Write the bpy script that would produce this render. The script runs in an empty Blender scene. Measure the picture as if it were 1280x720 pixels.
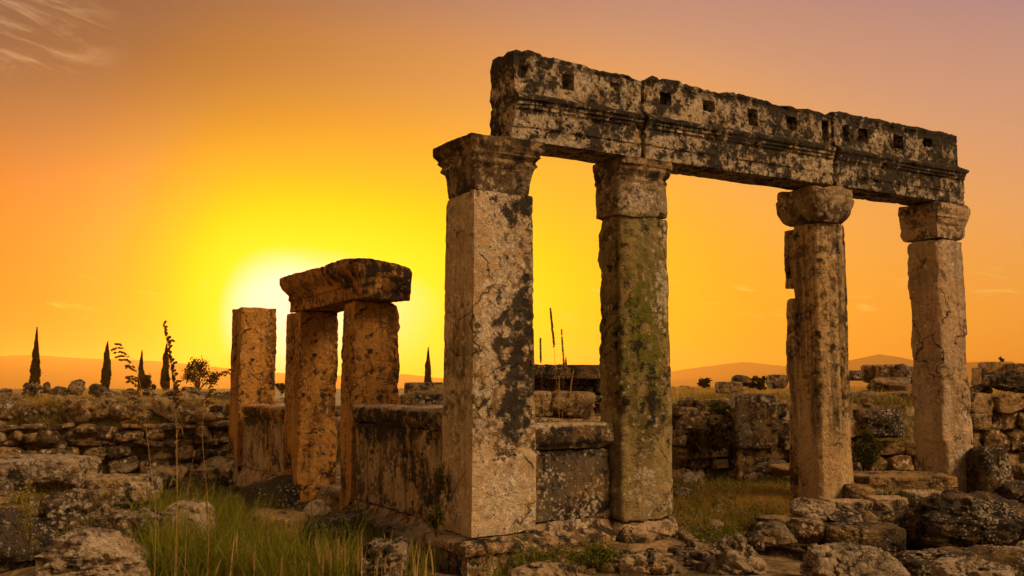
import bpy, math, random
import numpy as np
from mathutils import Vector
R = math.radians
scene = bpy.context.scene
col = scene.collection

# ------------------------------------------------------------------ camera
EYE = 1.94
FPX, PITCH = 1200.0, math.atan(117 / 1200.0)
cam_d = bpy.data.cameras.new('camera'); cam = bpy.data.objects.new('camera', cam_d); col.objects.link(cam)
cam_d.sensor_width = 36; cam_d.lens = 36 * FPX / 1280
cam_d.clip_start = 0.1; cam_d.clip_end = 20000
cam.location = (0, 0, EYE); cam.rotation_euler = (R(90) + PITCH, 0, 0)
scene.camera = cam

# ------------------------------------------------------------------ world, sun, exposure
SUN_AZ, SUN_EL = R(-13.2), R(3.5)          # azimuth from +Y towards +X
world = bpy.data.worlds.new('World'); scene.world = world; world.use_nodes = True
wt = world.node_tree; wt.nodes.clear()
class G:
    """tiny node helper"""
    def __init__(s, tree): s.t = tree
    def n(s, typ, **kw):
        nd = s.t.nodes.new(typ)
        for k, v in kw.items(): setattr(nd, k, v)
        return nd
    def l(s, a, b): s.t.links.new(a, b)
    def put(s, inp, v):
        if v is None: return
        if hasattr(v, 'is_output'): s.l(v, inp)
        else:
            try: inp.default_value = v
            except Exception: inp.default_value = (v[0], v[1], v[2], 1) if len(v) == 3 else v
    def m(s, op, a, b=None, c=None, clamp=False):
        nd = s.n('ShaderNodeMath', operation=op, use_clamp=clamp)
        s.put(nd.inputs[0], a); s.put(nd.inputs[1], b); s.put(nd.inputs[2], c)
        return nd.outputs[0]
    def mix(s, f, a, b, bt='MIX'):
        nd = s.n('ShaderNodeMix', data_type='RGBA', blend_type=bt)
        s.put(nd.inputs['Factor'], f)
        for i, v in ((6, a), (7, b)):
            if hasattr(v, 'is_output'): s.l(v, nd.inputs[i])
            else: nd.inputs[i].default_value = (v[0], v[1], v[2], 1)
        return nd.outputs[2]
    def ramp(s, f, stops, interp='LINEAR'):
        nd = s.n('ShaderNodeValToRGB'); cr = nd.color_ramp; cr.interpolation = interp
        while len(cr.elements) < len(stops): cr.elements.new(0.5)
        for e, (p, c) in zip(cr.elements, stops):
            e.position = p; e.color = (c[0], c[1], c[2], 1) if hasattr(c, '__len__') else (c, c, c, 1)
        s.l(f, nd.inputs[0]); return nd.outputs[0]
    def sm(s, x, lo, hi):
        nd = s.n('ShaderNodeMapRange', interpolation_type='SMOOTHSTEP')
        s.put(nd.inputs[0], x); nd.inputs[1].default_value = lo; nd.inputs[2].default_value = hi
        return nd.outputs[0]
    def noise(s, vec, scale, detail=4, rough=.55, dist=0.0, dim='3D'):
        nd = s.n('ShaderNodeTexNoise', noise_dimensions=dim)
        if vec is not None: s.l(vec, nd.inputs['Vector'])
        nd.inputs['Scale'].default_value = scale; nd.inputs['Detail'].default_value = detail
        nd.inputs['Roughness'].default_value = rough; nd.inputs['Distortion'].default_value = dist
        return nd.outputs[0]
def lin(r, g, b):
    f = lambda c: (c / 255) / 12.92 if c <= 10 else ((c / 255 + .055) / 1.055) ** 2.4
    return (f(r), f(g), f(b))
g = G(wt)
tc = g.n('ShaderNodeTexCoord')
sky = g.n('ShaderNodeTexSky', sky_type='NISHITA', sun_disc=False, sun_elevation=SUN_EL, sun_rotation=SUN_AZ, dust_density=4.0, air_density=1.6)
bg1 = g.n('ShaderNodeBackground'); g.l(g.mix(1, sky.outputs[0], (.25, .15, .06), 'MULTIPLY'), bg1.inputs[0]); bg1.inputs[1].default_value = 0.05
vr = g.n('ShaderNodeVectorRotate', rotation_type='Z_AXIS'); g.l(tc.outputs['Generated'], vr.inputs[0]); vr.inputs['Angle'].default_value = SUN_AZ
sx = g.n('ShaderNodeSeparateXYZ'); g.l(vr.outputs[0], sx.inputs[0])
az = g.m('MULTIPLY', g.m('ARCTAN2', sx.outputs[0], sx.outputs[1]), 180 / math.pi)      # degrees, 0 = sun, + = right
el = g.m('MULTIPLY', g.m('ARCSINE', sx.outputs[2]), 180 / math.pi)
aaz = g.m('ABSOLUTE', az)
# plain dusk sky by height
E_ = lambda d: (d + 5) / 95
elf = g.m('DIVIDE', g.m('ADD', el, 5), 95)
base = g.ramp(elf, [(E_(-5), lin(200, 120, 50)), (E_(0), lin(240, 156, 60)), (E_(4), lin(243, 165, 78)), (E_(9), lin(238, 176, 112)), (E_(15), lin(202, 160, 130)), (E_(22), lin(156, 130, 134)), (E_(45), lin(125, 112, 125)), (E_(90), lin(110, 105, 125))])
# the sky high to the left of the sun is darker
dk = g.m('MULTIPLY', g.sm(az, 26, -12), g.sm(el, 6, 19))
# glow round the sun
e = g.m('SQRT', g.m('ADD', g.m('POWER', g.m('MULTIPLY', az, g.m('ADD', .46, g.m('MULTIPLY', g.sm(az, 4, -9), .96))), 2), g.m('POWER', g.m('MULTIPLY', g.m('SUBTRACT', el, 4.2), g.m('ADD', 1.12, g.m('MULTIPLY', g.sm(el, 4, 2), -.3))), 2)))
ef = g.m('DIVIDE', e, 40, clamp=True)
gcol = g.ramp(ef, [(0, (1.0, 1.0, .80)), (2.2 / 40, (1.0, .93, .45)), (4.2 / 40, lin(255, 240, 30)), (6.5 / 40, lin(255, 226, 0)), (9 / 40, lin(255, 202, 0)), (12.5 / 40, lin(254, 180, 6)), (18 / 40, lin(250, 164, 34)), (27 / 40, lin(232, 150, 72))])
gal = g.ramp(ef, [(0, 1), (7 / 40, 1), (11 / 40, .86), (16 / 40, .58), (22 / 40, .28), (32 / 40, 0)], 'EASE')
c = g.mix(gal, base, gcol)
lo = g.m('MULTIPLY', g.sm(az, -5, -17), g.sm(el, 20, 8))
c = g.mix(lo, c, g.mix(1, c, (1.0, .58, .20), 'MULTIPLY'))
c = g.mix(dk, c, g.mix(1, c, lin(160, 157, 150), 'MULTIPLY'))
rt_ = g.m('MULTIPLY', g.sm(az, 16, 52), g.sm(el, 1, 12))
c = g.mix(rt_, c, g.mix(1, c, lin(240, 240, 275), 'MULTIPLY'))
# sun disc seen through thick air
csun = g.m('SQRT', g.m('ADD', g.m('POWER', az, 2), g.m('POWER', g.m('SUBTRACT', el, 3.5), 2)))
c = g.mix(g.sm(csun, 1.1, .25), c, (3.2, 3.0, 2.2))
c = g.mix(g.m('MULTIPLY', g.sm(csun, 4.2, 1.5), .95), c, (1.3, 1.2, .86))
# thin cirrus
cv = g.n('ShaderNodeCombineXYZ'); g.l(g.m('MULTIPLY', az, .055), cv.inputs[0]); g.l(g.m('ADD', g.m('MULTIPLY', el, .26), g.m('MULTIPLY', az, .05)), cv.inputs[1])
cn = g.noise(cv.outputs[0], 2.3, 9, .68, 1.6)
region = g.m('MULTIPLY', g.sm(az, -8.5, -15), g.sm(el, 15, 18.5))
region = g.m('MULTIPLY', region, g.sm(el, 26, 21))
cl = g.m('MULTIPLY', g.sm(cn, .44, .72), g.m('MULTIPLY', region, .75))
c = g.mix(cl, c, lin(238, 190, 140))
cn2 = g.noise(cv.outputs[0], 7.0, 6, .6, .6)
region2 = g.m('MULTIPLY', g.sm(el, 3.2, 4.2), g.sm(el, 6.4, 5.2))
c = g.mix(g.m('MULTIPLY', g.sm(cn2, .56, .70), g.m('MULTIPLY', region2, .35)), c, lin(255, 226, 110))
# the half of the sky behind the camera: unseen, brightened to light near faces
rear = g.sm(aaz, 62, 150)
rc = g.ramp(elf, [(0, (.30, .18, .09)), (E_(5), (.48, .30, .16)), (E_(16), (.52, .35, .21)), (E_(35), (.38, .28, .20)), (E_(55), (.22, .19, .17)), (1, (.17, .15, .16))])
c = g.mix(rear, c, rc)
# bright patch added to the unseen sky behind the right shoulder, lights the fronts
rear_fill = g.m('SQRT', g.m('ADD', g.m('POWER', g.m('SUBTRACT', az, 132), 2), g.m('POWER', g.m('MULTIPLY', g.m('SUBTRACT', el, 40), 1.7), 2)))
c = g.mix(g.sm(rear_fill, 34, 6), c, (24, 16.0, 7.6))
lefts = g.m('MULTIPLY', g.sm(az, -22, -50), g.sm(az, -135, -80))  # gold boosted in the unseen left sky to light the left faces
lefts = g.m('MULTIPLY', lefts, g.sm(el, 34, 10))
c = g.mix(lefts, c, (2.7, 1.35, .30))
bg2 = g.n('ShaderNodeBackground'); g.l(c, bg2.inputs[0]); bg2.inputs[1].default_value = 1.0
ad = g.n('ShaderNodeAddShader'); g.l(bg1.outputs[0], ad.inputs[0]); g.l(bg2.outputs[0], ad.inputs[1])
wo = g.n('ShaderNodeOutputWorld'); g.l(ad.outputs[0], wo.inputs[0])

sun_d = bpy.data.lights.new('sun', 'SUN'); sun_d.energy = 5.0; sun_d.angle = R(.5); sun_d.color = (1, .62, .26)
sun = bpy.data.objects.new('sun', sun_d); col.objects.link(sun)
sdir = Vector((math.sin(SUN_AZ) * math.cos(SUN_EL), math.cos(SUN_AZ) * math.cos(SUN_EL), math.sin(SUN_EL)))
sun.rotation_euler = (-sdir).to_track_quat('-Z', 'Y').to_euler(); sun.location = sdir * 60
vs = scene.view_settings; vs.view_transform = 'Standard'; vs.look = 'None'; vs.exposure = 0; vs.gamma = 1; vs.use_curve_mapping = False
scene.cycles.max_bounces = 6; scene.cycles.diffuse_bounces = 3; scene.cycles.transparent_max_bounces = 8; scene.cycles.volume_bounces = 0
scene.cycles.use_denoising = True

# ------------------------------------------------------------------ numpy noise
def _h(ix, iy, iz, s):
    n = (ix.astype(np.int64) * 374761393 + iy.astype(np.int64) * 668265263 + iz.astype(np.int64) * 2147483647 + s * 1274126177) & 0xffffffff
    n = ((n ^ (n >> 13)) * 1274126177) & 0xffffffff
    n = ((n ^ (n >> 16)) * 2246822519) & 0xffffffff
    return ((n ^ (n >> 15)) & 0xffff) / 32767.5 - 1
def vn(P, s=0):
    i = np.floor(P); f = P - i; f = f * f * f * (f * (f * 6 - 15) + 10); i = i.astype(np.int64)
    x, y, z = i[:, 0], i[:, 1], i[:, 2]; fx, fy, fz = f[:, 0], f[:, 1], f[:, 2]
    def L(a, b, t): return a + (b - a) * t
    a = L(L(_h(x, y, z, s), _h(x + 1, y, z, s), fx), L(_h(x, y + 1, z, s), _h(x + 1, y + 1, z, s), fx), fy)
    b = L(L(_h(x, y, z + 1, s), _h(x + 1, y, z + 1, s), fx), L(_h(x, y + 1, z + 1, s), _h(x + 1, y + 1, z + 1, s), fx), fy)
    return L(a, b, fz)
def fbm(P, freq, octs=4, s=0, gain=.5):
    P = np.asarray(P, float); r = 0; a = 1; t = 0
    for k in range(octs):
        r = r + a * vn(P * freq + 17.3 * k, s + k); t += a; a *= gain; freq *= 2.03
    return r / t
def ss(x, a, b):
    t = np.clip((x - a) / (b - a), 0, 1); return t * t * (3 - 2 * t)

# ------------------------------------------------------------------ mesh helpers
def mesh_obj(name, V, F, mat, parent=None, loc=None, rotz=0, attrs=None, smooth=True, sharp=48):
    me = bpy.data.meshes.new(name)
    V = np.asarray(V, np.float32)
    if isinstance(F, np.ndarray) and F.ndim == 2:
        nf, k = F.shape
        me.vertices.add(len(V)); me.vertices.foreach_set('co', V.ravel())
        me.loops.add(nf * k); me.loops.foreach_set('vertex_index', F.ravel().astype(np.int32))
        me.polygons.add(nf); me.polygons.foreach_set('loop_start', np.arange(0, nf * k, k, dtype=np.int32))
        me.polygons.foreach_set('loop_total', np.full(nf, k, np.int32))
        me.update(calc_edges=True); me.validate()
    else:
        me.from_pydata([tuple(v) for v in V], [], [tuple(f) for f in F])
    me.polygons.foreach_set('use_smooth', np.full(len(me.polygons), smooth))
    for k, a in (attrs or {}).items():
        at_ = me.attributes.new(k, 'FLOAT', 'POINT'); at_.data.foreach_set('value', np.asarray(a, np.float32))
    if sharp: me.set_sharp_from_angle(angle=R(sharp))
    me.materials.append(mat)
    o = bpy.data.objects.new(name, me); col.objects.link(o)
    if parent is not None: o.parent = parent
    if loc is not None: o.location = loc
    if rotz: o.rotation_euler = (0, 0, rotz)
    return o
def tag(o, label=None, cat=None, group=None, kind=None):
    if label: o['label'] = label
    if cat: o['category'] = cat
    if group: o['group'] = group
    if kind: o['kind'] = kind
    return o
def empty(name, loc, rotz=0):
    o = bpy.data.objects.new(name, None); col.objects.link(o); o.location = loc; o.rotation_euler = (0, 0, rotz)
    o.empty_display_size = .2; return o

# colonnade frame: u along the row (right and back), v along the return (left and back)
A30 = R(30)
UX = np.array([math.cos(A30), math.sin(A30), 0]); VX = np.array([-math.sin(A30), math.cos(A30), 0])
KP = np.array([-0.422, 12.303, 0.0])
def W(u, v, z=0): return KP + u * UX + v * VX + np.array([0, 0, z])
def ray(px, py):
    a = (px - 640) / FPX; b = (360 - py) / FPX
    return np.array([a, math.cos(PITCH) - b * math.sin(PITCH), math.sin(PITCH) + b * math.cos(PITCH)])
def at(px, py, Y):
    d = ray(px, py); return np.array([0, 0, EYE]) + d * (Y / d[1])

def ringpts(poly, h):
    """closed polygon resampled edge by edge"""
    out = []; n = len(poly)
    for i in range(n):
        a = np.array(poly[i], float); b = np.array(poly[(i + 1) % n], float)
        k = max(1, int(round(np.linalg.norm(b - a) / h)))
        for j in range(k): out.append(a + (b - a) * j / k)
    return np.array(out)
def box_avg(Rg, r):
    """average over a (2r+1)^2 window; rings axis clamps, section axis wraps"""
    A = Rg.copy(); n = 2 * r + 1
    B = sum(np.roll(A, k, axis=1) for k in range(-r, r + 1)) / n
    P = np.concatenate([B[:1]] * r + [B] + [B[-1:]] * r, axis=0)
    return sum(P[k:k + len(B)] for k in range(n)) / n
def loft(rings, ncap=10, chip=.8, chipscale=2.2, win=3, rough=.012, lump=.02, seed=0, pits=.012, hook=None, off=(0, 0, 0), base_chip=.12):
    """rings [K,N,3] (closed sections) -> weathered solid. returns V, F"""
    K, N, _ = rings.shape
    def cap(r):
        cen = r.mean(0); fr = (np.linspace(0, 1, ncap + 1)[:-1]) ** 1.25
        return np.array([cen + (r - cen) * (f * .98 + .001) for f in fr])
    Rg = np.concatenate([cap(rings[0]), rings, cap(rings[-1])[::-1]], axis=0)
    K2 = len(Rg)
    P = Rg.reshape(-1, 3) + np.array(off)
    av = box_avg(Rg, win).reshape(-1, 3)
    w = ss(fbm(P, chipscale, 3, seed), .02, .42) * chip + base_chip
    av2 = box_avg(Rg, win * 2).reshape(-1, 3)
    w2 = ss(fbm(P, chipscale * .6, 3, seed + 5), .2, .5) * chip * .9
    Q = Rg.reshape(-1, 3); Q = Q + (av - Q) * w[:, None]; Q = Q + (av2 - Q) * w2[:, None]
    # normals
    G3 = Q.reshape(K2, N, 3)
    du = np.roll(G3, -1, 1) - np.roll(G3, 1, 1)
    dv = np.gradient(G3, axis=0)
    nr = np.cross(du, dv); ln = np.linalg.norm(nr, axis=2, keepdims=True); nr = (nr / np.maximum(ln, 1e-9)).reshape(-1, 3)
    cen = Q.mean(0)
    if ((Q - cen) * nr).sum(1).mean() < 0: nr = -nr; flip = True
    else: flip = False
    d = lump * fbm(P, 1.3, 3, seed + 11) + rough * fbm(P, 9, 4, seed + 21, .6)
    pn = fbm(P, 7, 2, seed + 31); d = d - pits * ss(pn, .32, .5) * (1 + fbm(P, 23, 2, seed + 41))
    Q = Q + nr * d[:, None]
    if hook is not None: Q = hook(Q, Rg.reshape(-1, 3))
    idx = np.arange(K2 * N).reshape(K2, N)
    a = idx[:-1]; b = idx[1:]
    F = np.stack([a, np.roll(a, -1, 1), np.roll(b, -1, 1), b], -1).reshape(-1, 4)
    if flip: F = F[:, ::-1]
    return Q, F
def vloft(poly, z0, z1, h=.022, offs=None, scale=None, shift=None, zs=None, **kw):
    """vertical loft of a (x,y) polygon; offs(z) grows it outward (m), scale(z) about the centre"""
    p = ringpts(poly, h); cen = (p.max(0) + p.min(0)) / 2; hw = (p.max(0) - p.min(0)) / 2
    if zs is None: zs = np.linspace(z0, z1, max(3, int((z1 - z0) / h) + 1))
    rings = []
    for z in zs:
        q = p - cen
        if offs is not None: q = q * (1 + offs(z) / hw)
        if scale is not None: q = q * scale(z)
        c2 = cen + (np.array(shift(z)) if shift is not None else 0)
        rings.append(np.column_stack([q + c2, np.full(len(p), z)]))
    return loft(np.array(rings), **kw)
def profile(pts):
    zz = [a for a, b in pts]; oo = [b for a, b in pts]
    return lambda z: float(np.interp(z, zz, oo))
def hloft(sec, x0, x1, h=.022, fn=None, axis='x', **kw):
    """horizontal loft of a (y,z) section from x0 to x1; fn(ring, x) may bend it"""
    p = ringpts(sec, h); xs = np.linspace(x0, x1, max(3, int((x1 - x0) / h) + 1)); rings = []
    for x in xs:
        q = p.copy()
        if fn is not None: q = fn(q, x)
        rings.append(np.column_stack([np.full(len(q), x), q]) if axis == 'x' else np.column_stack([q[:, 0], np.full(len(q), x), q[:, 1]]))
    return loft(np.array(rings), **kw)
def merge(parts):
    V = []; F = []; n = 0
    for v, f in parts: V.append(v); F.append(f + n); n += len(v)
    return np.concatenate(V), np.concatenate(F)

_cs = {}
def cubesphere(n):
    if n in _cs: return _cs[n]
    t = np.tan(np.linspace(-1, 1, n + 1) * math.pi / 4); pts = []; fs = []; off = 0
    a, b = np.meshgrid(t, t, indexing='ij'); one = np.ones_like(a)
    idx = np.arange((n + 1) ** 2).reshape(n + 1, n + 1)
    q = np.stack([idx[:-1, :-1], idx[1:, :-1], idx[1:, 1:], idx[:-1, 1:]], -1).reshape(-1, 4)
    for (x, y, z) in ((one, a, b), (-one, b, a), (b, one, a), (a, -one, b), (a, b, one), (b, a, -one)):
        pts.append(np.stack([x, y, z], -1).reshape(-1, 3)); fs.append(q + off); off += (n + 1) ** 2
    P = np.concatenate(pts); F = np.concatenate(fs)
    key = np.round(P, 5); _, first, inv = np.unique(key, axis=0, return_index=True, return_inverse=True)
    inv = inv.ravel(); P = P[first]; F = inv[F]
    _cs[n] = (P / np.linalg.norm(P, axis=1, keepdims=True), F); return _cs[n]
def rot3(rx, ry, rz):
    cx, sx_, cy, sy, cz, sz = math.cos(rx), math.sin(rx), math.cos(ry), math.sin(ry), math.cos(rz), math.sin(rz)
    return (np.array([[cz, -sz, 0], [sz, cz, 0], [0, 0, 1]]) @ np.array([[cy, 0, sy], [0, 1, 0], [-sy, 0, cy]]) @ np.array([[1, 0, 0], [0, cx, -sx_], [0, sx_, cx]]))
def rock(size, seed=0, n=14, block=8, planes=7, rough=.05, rot=(0, 0, 0), cut=(.72, 1.05), crack=.0):
    rng = np.random.RandomState(seed); D, F = cubesphere(n)
    rr_ = ((np.abs(D) ** block).sum(1)) ** (-1 / block)
    acc = rr_ ** -26.0
    pn = rng.normal(size=(planes, 3)); pn /= np.maximum(np.linalg.norm(pn, axis=1, keepdims=True), 1e-9)
    hh = rng.uniform(cut[0], cut[1], planes) * 1.2
    for k in range(planes): acc = acc + np.maximum(D @ pn[k] / hh[k], 0) ** 26
    P = D * (acc ** (-1 / 26.0))[:, None]
    P = P * (np.array(size) / 2)
    s = min(size); nr = P / np.linalg.norm(P, axis=1, keepdims=True)
    rd = 1 - np.abs(fbm(P / s, 2.2, 4, seed + 13, .6)) * 2.6
    st_ = fbm(P * np.array([.5, .5, 3.0]) / s, 1.6, 3, seed + 15)
    d = rough * s * (1.2 * fbm(P / s, 1.7, 3, seed) + 1.0 * fbm(P / s, 6, 4, seed + 9, .65) + .55 * rd + .6 * ss(st_, -.06, .06) - .5)
    d = d - rough * s * 1.3 * ss(fbm(P / s, 3.1, 3, seed + 19), .22, .34)
    if crack: d = d - crack * s * ss(1 - np.abs(fbm(P * np.array([.6, .6, 2.2]) / s, 2.6, 3, seed + 3)) * 6, .2, 1)
    P = P + nr * d[:, None]
    return P @ rot3(*rot).T, F

# ------------------------------------------------------------------ materials
def new_mat(name):
    m = bpy.data.materials.new(name); m.use_nodes = True; m.node_tree.nodes.clear(); return m, G(m.node_tree)
def stone_mat(name, A=(.36, .27, .18), B=(.24, .17, .105), ochre=.35, dark=.45, pale=.3, streak=.3, bump=1.0, rand=False, oc=(.36, .20, .055), fine=1.0, psc=9.0, dsc=5.2, ssc=7, mott=1.0, crack=.5, spot=0.0):
    m, g = new_mat(name)
    tcn = g.n('ShaderNodeTexCoord'); vec = tcn.outputs['Object']
    if rand:
        oi = g.n('ShaderNodeObjectInfo'); mp = g.n('ShaderNodeVectorMath', operation='ADD')
        cb = g.n('ShaderNodeCombineXYZ')
        for i, k in enumerate((37., 91., 53.)): g.l(g.m('MULTIPLY', oi.outputs['Random'], k), cb.inputs[i])
        g.l(vec, mp.inputs[0]); g.l(cb.outputs[0], mp.inputs[1]); vec = mp.outputs[0]
    def attr(n):
        a = g.n('ShaderNodeAttribute', attribute_name=n); return a.outputs['Fac']
    c = g.mix(g.ramp(g.noise(vec, 1.5, 6, .6), [(.34, 0), (.62, 1)]), A, B)
    c = g.mix(g.m('MULTIPLY', g.ramp(g.noise(vec, 1.1, 5, .6, .5), [(.5 - .22 * ochre, 0), (.74, 1)]), .85), c, oc)
    # vertical run-off streaks
    mp2 = g.n('ShaderNodeMapping'); mp2.inputs['Scale'].default_value = (ssc, ssc, .45); g.l(vec, mp2.inputs[0])
    st = g.m('ADD', g.ramp(g.noise(mp2.outputs[0], 1.0, 5, .65, .3), [(.47, 0), (.66, 1)]), g.m('MULTIPLY', attr('streak'), .0))
    stf = g.m('MULTIPLY', st, g.m('ADD', streak, attr('streak'), clamp=True))
    c = g.mix(stf, c, (.045, .034, .022))
    # fine mottling
    fn = g.noise(vec, 20 * fine, 8, .75)
    c = g.mix(mott, c, g.mix(1, c, g.ramp(fn, [(.32, .50), (.47, .92), (.56, 1.08), (.72, 1.5)]), 'MULTIPLY'))
    # brown grime in broken patches
    gn = g.m('ADD', g.m('ADD', g.m('MULTIPLY', g.noise(vec, 1.9, 10, .68, .3), .65), g.m('MULTIPLY', g.noise(vec, 9, 7, .75), .35)), g.m('ADD', g.m('MULTIPLY', attr('dark'), .10), (dark - .5) * .14))
    c = g.mix(g.m('MULTIPLY', g.sm(gn, .495, .545), .82), c, g.mix(1, c, (.27, .22, .17), 'MULTIPLY'))
    # moss / green algae
    c = g.mix(g.m('MULTIPLY', attr('moss'), g.ramp(g.noise(vec, 5, 6, .65), [(.36, .1), (.58, 1)])), c, (.105, .10, .013))
    # pale lichen crusts
    vo = g.n('ShaderNodeTexVoronoi', feature='SMOOTH_F1'); g.l(vec, vo.inputs['Vector']); vo.inputs['Scale'].default_value = psc; vo.inputs['Smoothness'].default_value = .25
    wob = g.m('ADD', vo.outputs['Distance'], g.m('MULTIPLY', g.m('SUBTRACT', g.noise(vec, 17, 7, .75), .5), 1.9))
    big = g.noise(vec, 1.9, 4, .6)
    pl = g.sm(g.m('ADD', g.m('ADD', g.m('MULTIPLY', big, 1.1), g.m('SUBTRACT', g.m('MULTIPLY', pale, .30), g.m('MULTIPLY', wob, .55))), g.m('MULTIPLY', attr('pale'), .3)), .46, .54)
    c = g.mix(g.m('MULTIPLY', pl, .75), c, g.mix(g.sm(fn, .4, .6), (.26, .20, .14), (.56, .45, .33)))
    # black lichen
    n1 = g.noise(vec, dsc, 10, .76, .25); n2 = g.noise(vec, 1.3, 3, .5)
    dv = g.m('ADD', g.m('ADD', n1, g.m('MULTIPLY', n2, .5)), g.m('ADD', (dark - .5) * .22, g.m('MULTIPLY', attr('dark'), .22)))
    dkf = g.sm(dv, .80, .875)
    c = g.mix(g.m('MULTIPLY', dkf, .93), c, (.016, .013, .010))
    # hairline cracks
    wv = g.n('ShaderNodeVectorMath', operation='MULTIPLY_ADD'); nz = g.n('ShaderNodeTexNoise'); g.l(vec, nz.inputs['Vector']); nz.inputs['Scale'].default_value = 3.2; nz.inputs['Detail'].default_value = 6
    g.l(nz.outputs['Color'], wv.inputs[0]); wv.inputs[1].default_value = (.55, .55, .55); g.l(vec, wv.inputs[2])
    ce = g.n('ShaderNodeTexVoronoi', feature='DISTANCE_TO_EDGE'); g.l(wv.outputs[0], ce.inputs['Vector']); ce.inputs['Scale'].default_value = .8
    ck = g.m('MULTIPLY', g.m('MULTIPLY', g.sm(ce.outputs['Distance'], .014, .003), g.sm(g.noise(vec, 1.4, 3), .44, .56)), crack)
    c = g.mix(ck, c, (.02, .015, .01))
    # round black spots
    v2 = g.n('ShaderNodeTexVoronoi', feature='F1'); g.l(vec, v2.inputs['Vector']); v2.inputs['Scale'].default_value = 11
    sp = g.m('MULTIPLY', g.sm(g.m('ADD', v2.outputs['Distance'], g.m('MULTIPLY', fn, .22)), .30 + spot * .12, .22 + spot * .12), g.sm(g.noise(vec, 2.3, 3), .46 - spot * .08, .56 - spot * .08))
    c = g.mix(g.m('MULTIPLY', sp, .85), c, (.02, .016, .012))
    c = g.mix(1, c, g.m('ADD', 1, attr('var')), 'MULTIPLY')
    bs = g.n('ShaderNodeBsdfPrincipled'); g.l(c, bs.inputs['Base Color']); bs.inputs['Roughness'].default_value = .95
    bs.inputs['Specular IOR Level'].default_value = .15
    # relief
    hgt = g.m('ADD', g.m('MULTIPLY', g.noise(vec, 9, 8, .7), .9), g.m('MULTIPLY', g.noise(vec, 48, 4, .7), .35))
    pit = g.n('ShaderNodeTexVoronoi', feature='F1'); g.l(vec, pit.inputs['Vector']); pit.inputs['Scale'].default_value = 26
    pm = g.m('MULTIPLY', g.sm(pit.outputs['Distance'], .32, .12), g.sm(g.noise(vec, 5, 3), .48, .62))
    hgt = g.m('SUBTRACT', hgt, g.m('MULTIPLY', pm, .55))
    hgt = g.m('SUBTRACT', g.m('ADD', hgt, g.m('MULTIPLY', dkf, .12)), g.m('MULTIPLY', ck, 1.2))
    bp = g.n('ShaderNodeBump'); bp.inputs['Strength'].default_value = 1; bp.inputs['Distance'].default_value = .085 * bump
    g.l(hgt, bp.inputs['Height']); g.l(bp.outputs[0], bs.inputs['Normal'])
    o = g.n('ShaderNodeOutputMaterial'); g.l(bs.outputs[0], o.inputs[0]); return m
def leaf_mat(name, cA, cB, trans=.45, scale=3):
    m, g = new_mat(name); tcn = g.n('ShaderNodeTexCoord')
    at1 = g.n('ShaderNodeAttribute', attribute_name='tone')
    c = g.mix(g.m('ADD', g.m('MULTIPLY', g.noise(tcn.outputs['Object'], scale, 3), .5), g.m('MULTIPLY', at1.outputs['Fac'], .6), clamp=True), cA, cB)
    d = g.n('ShaderNodeBsdfDiffuse'); t = g.n('ShaderNodeBsdfTranslucent'); g.l(c, d.inputs[0]); g.l(c, t.inputs[0])
    mx = g.n('ShaderNodeMixShader'); mx.inputs[0].default_value = trans; g.l(d.outputs[0], mx.inputs[1]); g.l(t.outputs[0], mx.inputs[2])
    o = g.n('ShaderNodeOutputMaterial'); g.l(mx.outputs[0], o.inputs[0]); return m

M_P1 = stone_mat('pier_stone', A=(.48, .355, .23), B=(.30, .21, .125), ochre=.35, dark=.46, pale=.45, streak=.2, bump=.6, mott=.6, crack=.7)
M_P2 = stone_mat('mossy_stone', A=(.38, .28, .15), B=(.25, .18, .085), ochre=.6, dark=.42, pale=.0, streak=.4, oc=(.30, .17, .035))
M_P3 = stone_mat('streaked_stone', A=(.52, .37, .21), B=(.36, .24, .12), ochre=.8, dark=.38, pale=-.1, streak=.85, oc=(.38, .21, .055))
M_P4 = stone_mat('tan_stone', A=(.43, .31, .205), B=(.28, .20, .13), ochre=.5, dark=.38, pale=.1, streak=.32, oc=(.38, .21, .07), bump=.7, mott=.7, crack=.9)
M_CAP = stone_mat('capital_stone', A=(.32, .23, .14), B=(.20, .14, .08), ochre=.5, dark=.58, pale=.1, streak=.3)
M_BEAM = stone_mat('lintel_stone', A=(.50, .38, .255), B=(.34, .25, .165), ochre=.35, dark=.72, pale=.8, streak=.12, dsc=6.5, psc=7, spot=1.0)
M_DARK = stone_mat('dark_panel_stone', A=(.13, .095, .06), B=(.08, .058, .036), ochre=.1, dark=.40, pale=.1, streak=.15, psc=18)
M_WALL = stone_mat('stained_wall_stone', A=(.46, .34, .21), B=(.34, .24, .14), ochre=.4, dark=.42, pale=.1, streak=.8, ssc=3.2)
M_DOOR = stone_mat('flare_tinted_stone', A=(.48, .25, .07), B=(.32, .15, .035), ochre=.6, dark=.46, pale=-.2, streak=.4, crack=.9, oc=(.42, .19, .035))  # orange wash of the sun's flare is put into this stone's colour
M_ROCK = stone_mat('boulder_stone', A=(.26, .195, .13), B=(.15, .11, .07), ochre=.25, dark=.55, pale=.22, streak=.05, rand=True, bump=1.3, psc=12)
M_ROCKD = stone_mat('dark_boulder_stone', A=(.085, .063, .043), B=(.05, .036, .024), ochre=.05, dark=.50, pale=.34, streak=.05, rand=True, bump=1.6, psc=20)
M_ROCKL = stone_mat('sunlit_pale_stone', A=(.46, .345, .23), B=(.27, .20, .13), ochre=.2, dark=.46, pale=.3, streak=.0, rand=True, bump=1.3, psc=12)  # paler copy of the boulder stone, sunlit brightness put into its colour
M_ROCKO = stone_mat('golden_block_stone', A=(.32, .215, .11), B=(.20, .135, .065), ochre=.7, dark=.46, pale=.0, streak=.1, rand=True)
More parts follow.
